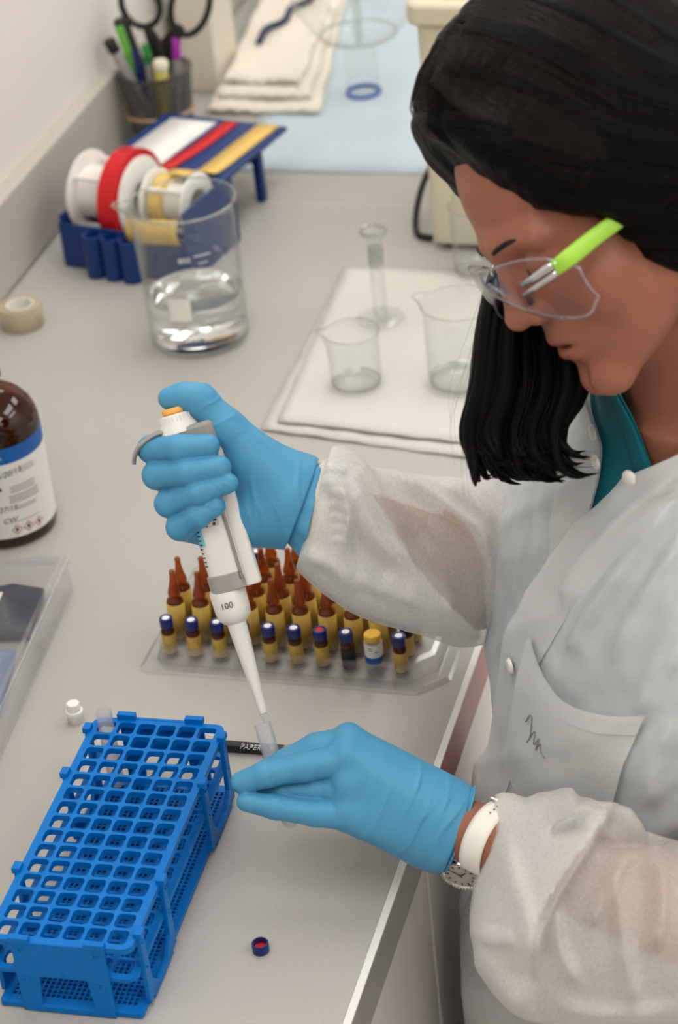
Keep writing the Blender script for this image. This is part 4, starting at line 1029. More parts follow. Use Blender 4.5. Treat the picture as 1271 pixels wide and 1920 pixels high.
#        z     cx    cy    half width  half depth
TS = np.array([[-.60, .515, .235, .235, .175], [-.45, .512, .232, .225, .165], [-.30, .508, .228, .205, .150], [-.18, .502, .224, .193, .138], [-.08, .495, .218, .186, .133], [.00, .494, .213, .182, .131],
               [.07, .495, .211, .180, .131], [.13, .495, .210, .182, .125], [.18, .496, .211, .182, .113], [.22, .497, .212, .172, .099], [.25, .498, .214, .150, .086], [.275, .498, .215, .120, .074], [.295, .498, .215, .090, .066], [.32, .496, .212, .070, .062], [.36, .490, .206, .066, .060]])
def torso_sec(z):
    return [np.interp(z, TS[:, 0], TS[:, k]) for k in (1, 2, 3, 4)]
def torso_pt(th, z, off=0.0):
    cx, cy, a, b = torso_sec(z); n = 2.35; c, s = np.cos(th), np.sin(th)
    r = (np.abs(c)**n+np.abs(s)**n)**(-1/n)
    x = np.array([cx, cy, z])+TF*((b*r+off)*c)+TL*((a*r+off)*s)
    return x
# ------------------------------------------------------------------ body (skin): head, neck, torso, arms, legs
_ft, _ph = math.radians(10), math.radians(12)
fw0 = -.811*CR-.582*CU; up0 = -.582*CR+.811*CU; l0 = -_f
up1 = math.cos(_ph)*up0+math.sin(_ph)*l0; l1 = math.cos(_ph)*l0-math.sin(_ph)*up0
HX = math.cos(_ft)*fw0+math.sin(_ft)*l1; HY = math.cos(_ft)*l1-math.sin(_ft)*fw0; HZ = up1
HO = P(1177, 391, 1.475); HM = np.stack([HX, HY, HZ], 1)       # columns: forward, left, up
def HL(p): return (p-HO)@HM*1000.0                              # world -> head millimetres
def HW(x, y, z): return HO+HM@np.array([x, y, z])/1000.0
def sd_ell(q, c, r): return d_ell(q, c, r)
def head_sdf(q):
    ya = q.copy(); ya[:, 1] = np.abs(ya[:, 1])
    d = sd_ell(q, (-2, 0, 46), (92, 72, 83))
    d = smin(d, sd_ell(q, (40, 0, -12), (48, 57, 62)), 18)
    d = smin(d, d_cone(ya, (8, 50, -38), (70, 10, -76), 15, 13), 22)                     # jaw
    d = smin(d, d_cone(ya, (4, 54, -5), (8, 50, -40), 16, 15), 18)
    d = smin(d, sd_ell(ya, (74, 7, -78), (14, 13, 12)), 10)                              # chin
    d = smin(d, sd_ell(ya, (57, 40, -14), (22, 20, 20)), 16)                             # cheek
    d = smin(d, sd_ell(q, (66, 0, -42), (24, 29, 25)), 12)                               # muzzle
    d = smin(d, d_cone(ya, (85, 6, 32), (74, 40, 28), 10, 10), 10)                       # brow
    d = smax(d, -sd_ell(ya, (97, 31, 14), (18, 17, 12)), 9)                              # eye socket
    d = smin(d, sd_ell(ya, (73, 31, 12), (13.5, 15, 12.5)), 3)                           # lidded eye
    d = smin(d, d_cone(q, (87, 0, 24), (101, 0, -11), 6, 7.2), 7)                        # nose bridge
    d = smin(d, sd_ell(q, (101, 0, -14), (9, 9.5, 8)), 4)
    d = smin(d, sd_ell(ya, (91, 11, -17), (10, 6.5, 7)), 4)                              # wing
    d = smax(d, -sd_ell(ya, (95, 6.5, -25), (5.5, 3.6, 3.6)), 2)                         # nostril
    d = smin(d, sd_ell(q, (84, 0, -39.5), (8.5, 19, 5.6)), 4)                            # upper lip
    d = smin(d, sd_ell(q, (82.5, 0, -52), (9, 16, 6.2)), 4)                              # lower lip
    d = smax(d, -sd_ell(q, (94, 0, -45.6), (12, 21, 1.5)), 2.2)
    d = smax(d, -d_cone(q, (93, 0, -63), (92.5, 0, -63.5), 8, 8), 6)
    e = sd_ell(ya, (-6, 74, 2), (17, 6, 29)); e = smax(e, -sd_ell(ya, (-3, 80, 3), (10, 6, 19)), 3); d = smin(d, e, 5)
    return d
NB = torso_pt(0, .27); NB = np.array([.498, .214, .275])
SHR, SHL = np.array([.392, .335, .205]), np.array([.602, .085, .205])
WR_R, EL_R = Q(560, 941, -11), P(866, 1080, 1.795)
WR_L, EL_L = Q(850, 1552, -9), P(1400, 1745, 1.50)
def torso_sdf(p, off=0.0):
    z = np.clip(p[:, 2], TS[0, 0], TS[-1, 0]); cx, cy, a, b = [np.interp(z, TS[:, 0], TS[:, k]) for k in (1, 2, 3, 4)]
    q = np.stack([p[:, 0]-cx, p[:, 1]-cy, p[:, 2]*0], 1); u = q@TL/(a-.006+off); v = q@TF/(b-.006+off); n = 2.35
    r = (np.abs(u)**n+np.abs(v)**n)**(1/n)
    return (r-1)*np.minimum(a, b)*.9
def body_sdf(p):
    q = HL(p); far = np.linalg.norm(q, axis=1) > 260
    hd = np.where(far, np.linalg.norm(q, axis=1)-150, 0.0)
    if (~far).any(): hd[~far] = head_sdf(q[~far])
    hd *= .001
    nk = d_cone(p, HW(-18, 0, -35), NB, .050, .056)
    d = smin(hd, nk, .018)
    to = np.maximum(torso_sdf(p), np.maximum(p[:, 2]-.315, -.42-p[:, 2])); d = smin(d, to, .03)
    for s, e, w_, d1 in ((SHR, EL_R, WR_R, .0), (SHL, EL_L, WR_L, .0)):
        a = smin(d_cone(p, s, e, .046, .040), d_cone(p, e, w_, .040, .0228), .02); d = smin(d, a, .02)
    for sx in (-1, 1):
        hp = np.array([.51, .232, -.40])+TL*.085*sx; kn = np.array([.50, .235, -.60])+TL*.09*sx; an = np.array([.53, .25, -.885])+TL*.095*sx
        d = smin(d, smin(d_cone(p, hp, kn, .085, .058), d_cone(p, kn, an, .056, .036), .02), .03)
    return d
cut_n = (HW(0, 0, 0)-NB); cut_n /= np.linalg.norm(cut_n); cut_c = NB+cut_n*.035
hc = [HW(x, y, z) for x in (-125, 130) for y in (-100, 100) for z in (-120, 150)]+[NB]
me_h = sdf_mesh('head', lambda p: np.maximum(body_sdf(p), -(p-cut_c)@cut_n), np.min(hc, 0)-.01, np.max(hc, 0)+.01, .0017)
me_b = sdf_mesh('lower', lambda p: np.maximum(body_sdf(p), (p-cut_c)@cut_n-.001), (.19, -.12, FL), (.80, .50, .42), .0065)
bmx = bmesh.new(); bmx.from_mesh(me_h); bmx.from_mesh(me_b); me_body = bpy.data.meshes.new('body'); bmx.to_mesh(me_body); bmx.free()
body = body_part('body', me_body, 'skin')
for me in (me_h, me_b): bpy.data.meshes.remove(me)

# face details
mat('lip', rgb(150, 78, 70), .4); mat('hair_black', rgb(16, 12, 10), .38, spec=.5); mat('lash', rgb(20, 15, 12), .6); mat('eye_white', rgb(225, 220, 214), .2); mat('iris', rgb(40, 26, 18), .2)
def hpts(lst): return [tuple(HW(*q)) for q in lst]
for s in (-1, 1):
    # brow hairs, one tapered strip following the brow ridge
    b = MB(); b.tube(hpts(spline([(95, 10*s, 31), (92.5, 18*s, 33), (87.5, 30*s, 34), (78.5, 42*s, 29), (72, 48*s, 24)], 18)), [.0007+.0015*math.sin(PI*min(1, .15+.85*i/17)) for i in range(18)], 8, flat=(1, .55)); body_part('eyebrow', b, 'lash')
    b = MB(); b.tube(hpts(spline([(85.5, 20*s, 12), (87.0, 26*s, 9), (86.0, 34*s, 8), (81.5, 42*s, 10)], 14)), [.0004+.0004*math.sin(PI*i/13) for i in range(14)], 6); body_part('eyelashes', b, 'lash')
    for k in range(9):
        t_ = k/8; a = np.array([86.6-4*abs(t_-.4), (21+19*t_)*s, 8.6+2*abs(t_-.5)]); 
        b = b if k else MB(); b.tube(hpts([a, a+np.array([4, .5*s, -2.6]), a+np.array([7, 1*s, -3.4])]), [.00035, .0002, .0001], 4)
    body_part('eyelashes', b, 'lash')
ul = MB()
for (xc, zc, rx, ry, rz) in ((84.6, -40.6, 8.6, 18, 4.2), (83.0, -51.5, 9.0, 15.5, 5.0)):
    rows = []
    for i in range(9):
        ph = -PI/2+PI*i/8; rows.append([tuple(HW(xc+rx*math.cos(ph*.9)*math.cos(a)*1.02, ry*math.sin(a), zc+rz*math.sin(ph)*math.cos(a*.9))) for a in np.linspace(-1.35, 1.35, 19)])
    ul.grid(rows)
body_part('lips', ul, 'lip')

# ------------------------------------------------------------------ hair
def Xb(z): return np.interp(z, [-130, -90, -51, -16, 16, 45, 80, 105, 124, 135, 190], [4, 14, 22, 30, 40, 69, 77, 82, 90, 130, 240])
def hair_sdf(q):
    d = sd_ell(q, (0, 0, 60), (108, 87, 107))
    d = smin(d, sd_ell(q, (-30, 0, 8), (98, 98, 96)), 20)
    qa = q.copy(); qa[:, 1] = np.abs(qa[:, 1]); d = smin(d, sd_ell(qa, (10, 58, 18), (42, 25, 48)), 12)
    d = smin(d, d_cone(q, (-45, 40, -20), (-70, 55, -140), 44, 40), 20)
    d = smin(d, d_cone(q, (-40, -45, -20), (-20, -70, -130), 44, 30), 20)
    bd_ = (q[:, 0]-Xb(q[:, 2]))*.75
    d = smax(d, bd_, 9)
    # parting groove and sweeping locks
    g = np.exp(-((q[:, 1]-18-(q[:, 0]-40)*.18)/4.0)**2)*np.clip((q[:, 2]-95)/30, 0, 1)*np.clip((q[:, 0]+20)/60, 0, 1)
    d = d+6*g
    an = np.arctan2(np.abs(q[:, 1]), q[:, 2]-15); cb_ = q[:, 0]+48*an**1.6; d = d-.9*np.sin(cb_*.21+1.2*np.sin(an*3))-.6*np.sin(cb_*.53+an)
    return d
def hair_world(p): return hair_sdf(HL(p))*.001
hc = [HW(x, y, z) for x in (-150, 115) for y in (-115, 115) for z in (-190, 178)]
hair_me = sdf_mesh('hair', hair_world, np.min(hc, 0), np.max(hc, 0), .0030)
def hair_mat(name, c0):
    m, t, out = nt(name); b = t.nodes.new('ShaderNodeBsdfPrincipled'); b.inputs['Roughness'].default_value = .40; b.inputs['Specular IOR Level'].default_value = .07
    at_ = node(t, 'ShaderNodeAttribute', _attribute_name='comb'); n = node(t, 'ShaderNodeTexNoise', Scale=1.0, Detail=3, _noise_dimensions='1D')
    t.links.new(at_.outputs['Fac'], n.inputs['W']); r = node(t, 'ShaderNodeMix', _data_type='RGBA'); r.inputs['A'].default_value = tuple(v*.45 for v in c0[:3])+(1,); r.inputs['B'].default_value = tuple(v*1.7 for v in c0[:3])+(1,)
    t.links.new(n.outputs['Fac'], r.inputs['Factor']); t.links.new(r.outputs['Result'], b.inputs['Base Color'])
    bp = node(t, 'ShaderNodeBump', Strength=.8, Distance=.002); t.links.new(n.outputs['Fac'], bp.inputs['Height']); t.links.new(bp.outputs[0], b.inputs['Normal'])
    t.links.new(b.outputs[0], out.inputs[0]); return m
hair_mat('hair_black', rgb(8, 6, 5)); hair_mat('hair_strand', rgb(21, 16, 13)); MATS['hair_strand'].node_tree.nodes['Principled BSDF'].inputs['Specular IOR Level'].default_value = .22
def set_comb(me, vals):
    a = me.attributes.new('comb', 'FLOAT', 'POINT'); a.data.foreach_set('value', np.asarray(vals, np.float32))
_co = np.zeros(len(hair_me.vertices)*3); hair_me.vertices.foreach_get('co', _co); _q = HL(_co.reshape(-1, 3)); _an = np.arctan2(np.abs(_q[:, 1]), _q[:, 2]-15)
set_comb(hair_me, (_q[:, 0]+48*np.abs(_an)**1.6)*.9+np.where(_q[:, 1] < 0, 300, 0))
hair = body_part('hair', hair_me, 'hair_black')
# far-side lock hanging beside the face, ends curling in
lk = MB(); n_l = 76; lrs = random.Random(11)
for i in range(n_l):
    u = (i+.5)/n_l; dd = 1.545+lrs.uniform(-.035, .030)
    x0 = 935+140*u; xm = 898+190*u+lrs.uniform(-8, 8); xe = 880+176*u+lrs.uniform(-9, 9); cur = 8+12*u+lrs.uniform(-8, 12); ye = 878+lrs.uniform(-34, 24)-(26*max(0, u-.6))
    pts = [P(x0+35, 400, dd-.01), P(x0, 500, dd), P((x0+xm)/2-8, 610, dd), P(xm-4, 720, dd), P(xe-8, 805, dd), P(xe, ye-20, dd-.004), P(xe+cur, ye+2, dd-.010), P(xe+cur*2.0, ye+lrs.uniform(-2, 12), dd-.016)]
    lk.tube(spline(pts, 24), [.0066*(.6+.4*min(1, k/5))*(1-.97*max(0, (k-11)/12)**.9) for k in range(24)], 10)
hl_ = body_part('hair_lock', lk, 'hair_black', hair); set_comb(hl_.data, [40*(i//240)+4.0*math.sin(2*PI*(i % 10)/10) for i in range(len(hl_.data.vertices))])
st_ = MB()
def strand(pts, r=.00016, n=18, jit=0): st_.tube(spline(pts, n), [r*(1-.6*i/(n-1)) for i in range(n)], 3, cap=False)
rs = random.Random(5)
for i in range(330):
    u = rs.random(); dd = 1.545+rs.uniform(-.035, .03); x0 = 930+100*u; xm = 893+175*u+rs.uniform(-8, 8); xe = 874+178*u+rs.uniform(-10, 10); cur = rs.uniform(4, 44); ye = 880+rs.uniform(-35, 18)
    strand([P(x0+30, 420, dd), P(x0+rs.uniform(-4, 4), 520, dd), P((x0+xm)/2-8, 620, dd), P(xm-4, 730, dd), P(xe-8, 810, dd), P(xe, ye-22, dd-.004), P(xe+cur, ye, dd-.010), P(xe+cur*1.9, ye+rs.uniform(-6, 8), dd-.015)], .00022)
for i in range(16):          # flyaways
    dd = 1.54; x0 = 905+rs.uniform(0, 20); y0 = 520+rs.uniform(0, 160); s_x = rs.uniform(18, 70)
    strand([P(x0, y0, dd), P(x0-s_x*.5, y0+90, dd), P(x0-s_x, y0+190, dd), P(x0-s_x*.9, y0+270, dd-.01)], .00010)
# strands lying on the crown, swept from the parting
def ray_hit(o, v, inside, lo_, hi_, it=15):
    lo_ = np.full(len(v), lo_); hi_ = np.full(len(v), hi_)
    for _ in range(it):
        m_ = (lo_+hi_)/2; k = inside(o+v*m_[:, None]); lo_ = np.where(k, m_, lo_); hi_ = np.where(k, hi_, m_)
    return o+v*hi_[:, None]
def unit(v): return v/np.linalg.norm(v, axis=1)[:, None]
def on_hair(p):
    c = np.array([-8., 0., 50.]); v = unit(np.asarray(p, float)-c)
    return ray_hit(c, v, lambda q: np.minimum(sd_ell(q, (0, 0, 60), (108, 87, 107)), sd_ell(q, (-30, 0, 8), (98, 98, 96))) < 0, 40.0, 190.0)+v*.4
paths = []
for i in range(2400):
    xs = -70+150*rs.random(); off = rs.uniform(-2, 2); s = 1 if rs.random() < .72 else -1; a0 = rs.uniform(0, .25); a1 = rs.uniform(.7, 1.0)
    for k in range(9):
        a = a0+(a1-a0)*k/8
        paths.append((xs-(70+18*math.sin(i))*a**1.6+off+(14*math.sin(a*3) if xs > 30 else 0), s*(6+82*math.sin(a*1.5)), 165-190*a**1.7))
paths = on_hair(paths).reshape(-1, 9, 3)
for q in paths:
    q = q[q[:, 0] < Xb(q[:, 2])-3]
    if len(q) > 4: strand([HW(*e) for e in q], .00022, 14)
# fine hairs along the hairline, from the skin back over the hair
o_l, v_l = [], []
for i in range(520):
    if i < 330:
        z = rs.uniform(-2, 104); x = float(Xb(z))+rs.uniform(-6, 9)-(3 if z < 20 else 0); o_l.append((x*.55, 0., z*.75+10)); v_l.append((x*.45, 68., z*.25-10))
    else: o_l.append((20., 0., 60.)); v_l.append((68., rs.uniform(-40, 58), 40+rs.uniform(-3, 12)))
o_l = np.array(o_l); v_l = unit(np.array(v_l)); A_ = ray_hit(o_l, v_l, lambda q: head_sdf(q) < 0, 0.0, 140.0)+v_l*.3
C_ = on_hair(A_+np.array([-30., 4., 9.]))+v_l; D_ = on_hair(A_+np.array([-58., 6., 12.]))+v_l*.8
for i in range(520):
    b_ = A_[i]+np.array([-9-rs.uniform(0, 5), 1.5 if i < 330 else 0, 3.5])+v_l[i]*5
    strand([HW(*q) for q in (A_[i], b_, C_[i], D_[i])], rs.choice((.00012, .00018, .00024)), 14)
hs = body_part('hair_strands', st_, 'hair_strand', hair); set_comb(hs.data, [(i//48)*7.3 for i in range(len(hs.data.vertices))]); hs['kind'] = 'stuff'
for i_ in range(1): pass

# ------------------------------------------------------------------ safety glasses
thin_clear('lens_clear', (.985, .985, .99, 1), .02, -.12); thin_clear('lens_edge', (.85, .85, .90, 1), .06, 2.2, body=.22, body_col=rgb(205, 205, 225)); mat('lime', rgb(168, 222, 76), .4); mat('hinge_chrome', rgb(205, 205, 208), .15, metal=.9)
gls = thing('safety_glasses', 'clear wraparound safety glasses with lime green temples worn on the face', 'glasses', tuple(HW(104, 0, 15)))
GI = Matrix.Translation(-Vector(HW(104, 0, 15)))
def gpart(name, b, m, par=None, sm=60, solid=0):
    me = b.mesh(name); me.transform(GI); o = link(name, me, m, par or gls); me.shade_smooth()
    if solid: md = o.modifiers.new('thickness', 'SOLIDIFY'); md.thickness = solid
    return o
arc = spline([(73, 70.5), (83, 63.5), (94.5, 49), (102.5, 30), (106, 8), (106.5, 0)], 22)
topz = spline([(2,), (16,), (24,), (26,), (26,), (25,)], 22)[:, 0]; botz = spline([(-19,), (-26,), (-19,), (-8,), (4,), (9,)], 22)[:, 0]
for s in (-1, 1):
    rows = [[tuple(HW(x+1.5*math.sin(PI*k/8), y*s, tz+(bz-tz)*k/8)) for k in range(9)] for (x, y), tz, bz in zip(arc, topz, botz)]
    L_o = gpart('lens', MB().grid(rows), 'lens_clear', solid=.0016)
    e = MB(); lp = [r[0] for r in rows]+rows[-1][1:8]+[r[8] for r in rows][::-1]+rows[0][1:8][::-1]; e.tube(lp+lp[:2], .0009, 8, cap=False); gpart('lens_edge', e, 'lens_edge', L_o)
    for hp_, hr in ((((102, 47, 11), (96, 57, 12), (89, 65, 13), (83, 69.5, 13.2)), [.0022, .0030, .0034, .0034]), (((104, 44, 5), (98, 54, 6), (90, 63.5, 7.2), (83, 69, 8)), [.0014, .0022, .0026, .0026])):
        sh = 0 if s > 0 else -16
        h = MB(); h.tube([tuple(HW(x+sh, y*s, z)) for x, y, z in hp_], hr, 10, flat=(.8, .6), up=HZ); gpart('hinge', h, 'hinge_chrome')
    h = MB(); h.tube([tuple(HW(x+sh*(x > 40), y*s, z)) for x, y, z in ((86, 69.2, 11), (74, 70.5, 11), (54, 70.2, 11.5), (32, 71.5, 11), (0, 75, 9), (-30, 77, 0), (-42, 77, -16))], [.0040, .0046, .0044, .0042, .0036, .003, .002], 12, flat=(1.25, .42), up=HZ); gpart('temple', h, 'lime')
h = MB(); h.tube([tuple(HW(*q)) for q in ((103, -9, 6), (105, -4, 13), (105.5, 0, 15), (105, 4, 13), (103, 9, 6))], .0016, 8); gpart('nose_bridge', h, 'lens_edge')
# ------------------------------------------------------------------ clothing
def cloth_mat(name, col, clear, weave=900.0, bump=.25, var=(420.0, .1)):
    """thin nonwoven sheet: part diffuse, part translucent, part open so that what touches it shows through"""
    m, t, out = nt(name)
    tc = t.nodes.new('ShaderNodeTexCoord'); n = node(t, 'ShaderNodeTexNoise', Scale=var[0], Detail=4); t.links.new(tc.outputs['Object'], n.inputs['Vector'])
    v = node(t, 'ShaderNodeTexVoronoi', Scale=weave); t.links.new(tc.outputs['Object'], v.inputs['Vector'])
    bp = node(t, 'ShaderNodeBump', Strength=bump, Distance=.0006); t.links.new(v.outputs['Distance'], bp.inputs['Height'])
    df = t.nodes.new('ShaderNodeBsdfDiffuse'); tl = t.nodes.new('ShaderNodeBsdfTranslucent'); tr = t.nodes.new('ShaderNodeBsdfTransparent')
    for s in (df, tl): s.inputs['Color'].default_value = col; t.links.new(bp.outputs[0], s.inputs['Normal'])
    a = t.nodes.new('ShaderNodeMixShader'); a.inputs[0].default_value = .26; t.links.new(df.outputs[0], a.inputs[1]); t.links.new(tl.outputs[0], a.inputs[2])
    mr = node(t, 'ShaderNodeMapRange'); mr.inputs['From Min'].default_value = .3; mr.inputs['From Max'].default_value = .7; mr.inputs['To Min'].default_value = clear*(1-var[1]); mr.inputs['To Max'].default_value = clear*(1+var[1])
    t.links.new(n.outputs['Fac'], mr.inputs['Value'])
    b = t.nodes.new('ShaderNodeMixShader'); t.links.new(mr.outputs[0], b.inputs[0]); t.links.new(a.outputs[0], b.inputs[1]); t.links.new(tr.outputs[0], b.inputs[2])
    t.links.new(b.outputs[0], out.inputs[0]); return m
cloth_mat('coat_cloth', rgb(244, 247, 248), .165, var=(34.0, .5)); cloth_mat('sleeve_cloth', rgb(244, 241, 236), .47); cloth_mat('coat_double', rgb(236, 238, 238), .12); cloth_mat('cuff_knit', rgb(240, 233, 222), .02, 1400, .5)
mat('scrub_teal', rgb(0, 112, 128), .75, bump=dict(scale=1100, strength=.3, dist=.0004)); mat('trouser', rgb(176, 112, 116), .8); mat('shoe', rgb(235, 235, 232), .5); mat('snap', rgb(244, 240, 232), .35)
D2R = PI/180
def to_px(V):
    d = V-CAM_C; z = d@_f; return np.stack([635.5+CAM_F*(d@CR)/z, 960-CAM_F*(d@CU)/z], -1)
def press_folds(V, O, folds):
    """raise fold ridges on a cloth surface V (n,3) along its outward directions O; each fold is a surveyed line
    with a gentle flank (wa, on its left) and a steep one (wb), heights in mm"""
    px = to_px(V); face = np.clip((O@(-_f))*2.5, 0, 1); H = np.zeros(len(V))
    for line, wa, wb, h in folds:
        L_ = spline(line, 6*len(line)); best = np.full(len(V), 1e9); side = np.zeros(len(V)); endf = np.zeros(len(V))
        for k in range(len(L_)-1):
            a, b = L_[k], L_[k+1]; e = b-a; r = px-a; t = np.clip((r@e)/(e@e), 0, 1); d = np.linalg.norm(r-t[:, None]*e, axis=1)
            m = d < best; best[m] = d[m]; side[m] = np.sign(e[0]*r[m, 1]-e[1]*r[m, 0]); u = (k+t[m])/(len(L_)-1); endf[m] = np.minimum(1, np.minimum(u, 1-u)*5+.12)
        w_ = np.where(side > 0, wa, wb); H += 1.7*h*.001*np.exp(-(best/w_)**2)*endf
    return V+O*(H*face)[:, None]
def press_rows(rows, out_rows, folds):
    V = np.array(rows); sh = V.shape; O = np.array(out_rows).reshape(-1, 3); O /= np.linalg.norm(O, axis=1)[:, None]
    return [[tuple(q) for q in r] for r in press_folds(V.reshape(-1, 3), O, folds).reshape(sh)]
F_TORSO = [([(1290, 868), (1200, 935), (1130, 1010), (1080, 1075), (1052, 1135)], 7, 22, 7), ([(1290, 915), (1215, 995), (1150, 1085), (1090, 1180), (1070, 1230)], 12, 16, 5), ([(1290, 985), (1235, 1070), (1190, 1150), (1140, 1255)], 8, 20, 7), ([(1290, 1050), (1240, 1140), (1190, 1230), (1170, 1290)], 10, 14, 4),
           ([(1290, 1110), (1240, 1210), (1200, 1300)], 14, 9, 5), ([(1290, 1190), (1240, 1260), (1195, 1330)], 8, 18, 6), ([(1060, 770), (1030, 860), (1012, 960), (1000, 1060)], 12, 7, 5), ([(1090, 800), (1062, 880), (1045, 960), (1030, 1010)], 8, 12, 4), ([(985, 920), (975, 1010), (960, 1120), (950, 1260)], 14, 9, 5), ([(1260, 1340), (1240, 1420), (1235, 1500)], 14, 8, 6), ([(1215, 1360), (1212, 1430), (1222, 1520)], 8, 12, 4), ([(1012, 1010), (990, 1100), (975, 1170)], 6, 10, 3), ([(940, 1300), (945, 1400), (940, 1480)], 8, 10, 4), ([(1010, 1280), (985, 1370), (965, 1460)], 5, 8, 3)]
F_RIGHT = [([(632, 838), (690, 895), (735, 965), (775, 1045), (830, 1115), (905, 1200)], 60, 9, 9), ([(725, 884), (800, 925), (870, 975), (905, 1000), (925, 1060)], 14, 8, 8), ([(652, 905), (690, 960), (722, 1015), (770, 1062)], 24, 12, 6), ([(640, 985), (690, 1045), (740, 1085)], 20, 26, -6), ([(600, 900), (640, 925), (655, 975), (640, 1040)], 12, 12, 5), ([(660, 1080), (730, 1110), (800, 1130)], 14, 24, 4), ([(830, 900), (890, 940), (930, 985)], 14, 10, 6), ([(560, 1040), (620, 1060), (660, 1100)], 12, 16, 4), ([(790, 1010), (830, 1080), (850, 1160)], 8, 10, 3)]
F_RIGHT += [([(606+3*k, 880+22*k), (628+3*k, 884+22*k), (650+3*k, 894+23*k)], 6, 6, 3.0) for k in range(7)]
F_LEFT = [([(1140, 1530), (1100, 1590), (1055, 1655), (1012, 1735), (998, 1830)], 70, 9, 11), ([(1040, 1548), (1080, 1530), (1140, 1535), (1215, 1565)], 10, 14, 8), ([(1030, 1560), (1062, 1556), (1092, 1548)], 12, 12, -10), ([(1090, 1572), (1150, 1582), (1215, 1572), (1260, 1560)], 12, 12, -7), ([(1150, 1640), (1158, 1720), (1170, 1810), (1195, 1905)], 12, 20, 6), ([(895, 1742), (930, 1750), (965, 1742)], 16, 10, 6), ([(940, 1560), (960, 1640), (985, 1720), (1000, 1790)], 22, 18, 5), ([(1042, 1690), (1048, 1770), (1090, 1850)], 16, 10, 6), ([(1040, 1880), (1140, 1895), (1271, 1890)], 14, 14, 5), ([(1230, 1600), (1240, 1690), (1225, 1790)], 20, 14, 6), ([(985, 1500), (1030, 1495), (1080, 1510)], 16, 20, 5), ([(1180, 1590), (1130, 1680), (1100, 1740)], 18, 14, 5), ([(890, 1770), (930, 1830), (985, 1890)], 18, 22, 5)]
def fold(th, z, k=1.0):
    """soft drape folds over the chest: long diagonals from the shoulder to the front"""
    a = th*2.1-z*13.0; r1 = (1-abs(math.sin(a*1.15+.6)))**2; r2 = (1-abs(math.sin(a*2.3+1.9+2*z)))**3
    n = mnoise.noise(Vector((th*2.2, z*9, 3.1)))
    lower = min(1, max(0, (.20-z)/.2))
    v = math.sin(th*11+1.3*math.sin(z*9))*.004*lower
    return k*(.0075*r1*(.6+.8*n)+.004*r2+.004*n)+v
def flare(th, z): return float(np.interp(z, [-.6, -.34, -.2, -.09, .02], [.062, .064, .050, .016, 0]))*max(0, math.cos(th+.25))**1.5      # the skirt swings forward to the bench
def th_left(z): return np.interp(z, [-.60, -.30, -.055, .055, .115, .145, .18, .22, .25, .275, .295, .31, .325, .345], [-40, -38, -30, -19, -15, -12.5, -8.5, -4, 0, 8, 16, 30, 48, 62])*D2R
def th_right(z): return np.interp(z, [-.60, .10, .22, .245, .285, .30, .312, .325, .345], [10, 8, 6, 2, -2, -8, -22, -52, -66])*D2R
def panel(name, e0, e1, off, nz=150, nt_=110, z0=-.60, z1=.345, m='coat_cloth', folds=1.0, par=None, zs=None):
    rows = []
    for z in (np.linspace(z0, z1, nz) if zs is None else zs):
        a, b = e0(z), e1(z); row = []
        for i in range(nt_+1):
            u = i/nt_; th = a+(b-a)*u; edge = min(1, min(u, 1-u)*10)
            row.append(tuple(torso_pt(th, z, off+flare(th, z)+fold(th, z, folds)*(.35+.65*edge))))
        rows.append(row)
    out = [[torso_pt(e0(z)+(e1(z)-e0(z))*i/nt_, z, .05)-torso_pt(e0(z)+(e1(z)-e0(z))*i/nt_, z, 0) for i in range(nt_+1)] for z in (np.linspace(z0, z1, nz) if zs is None else zs)]
    rows = press_rows(rows, out, F_TORSO)
    rows = [[(max(x, .306+.004*math.sin(y*60)), y, z) if z < .12 else (x, y, z) for x, y, z in r] for r in rows]      # the cloth stops at the bench edge
    return MB().grid(rows)
PIb = PI
cl = body_part('coat_left_panel', panel('c', lambda z: th_left(z), lambda z: PIb+.02, .014), 'coat_cloth'); cl['label'] = 'white translucent coat front with breast pocket'
cr_ = body_part('coat_right_panel', panel('c', lambda z: th_right(z), lambda z: -PIb, .008), 'coat_cloth')
# placket: doubled strip along the overlapping front edge, and along the neck edge of the under side
def strip_fn(e, w_, s): return lambda z: e(z)+s*w_/np.interp(z, [-.6, .2, .3, .345], [.15, .12, .07, .065])
pk = panel('p', lambda z: th_left(z)-.004, strip_fn(th_left, .030, 1), .0165, nt_=10, folds=.9); body_part('placket', pk, 'coat_double', cl)
pk = panel('p', lambda z: th_right(z)+.004, strip_fn(th_right, .026, -1), .0105, nt_=10, z0=.12, folds=.9); body_part('placket', pk, 'coat_double', cr_)
def snap(th, z, off, par):
    p = torso_pt(th, z, off); n = torso_pt(th, z, off+.01)-p; b = MB()
    b.lathe([(.0001, .0022), (.0030, .0020), (.0052, .0014), (.0060, .0), (.0060, -.0008), (.0001, -.001)], 20, Matrix.Translation(p) @ frame_from(n).to_4x4()); body_part('snap', b, 'snap', par)
for th, z in ((21, .299), (-8.5, .126), (-26, -.03)): snap(th*D2R, z, .0185+fold(th*D2R, z)*.4, cl)
for th, z in ((-10, .306), (-3.5, .288)): snap(th*D2R, z, .0135, cr_)
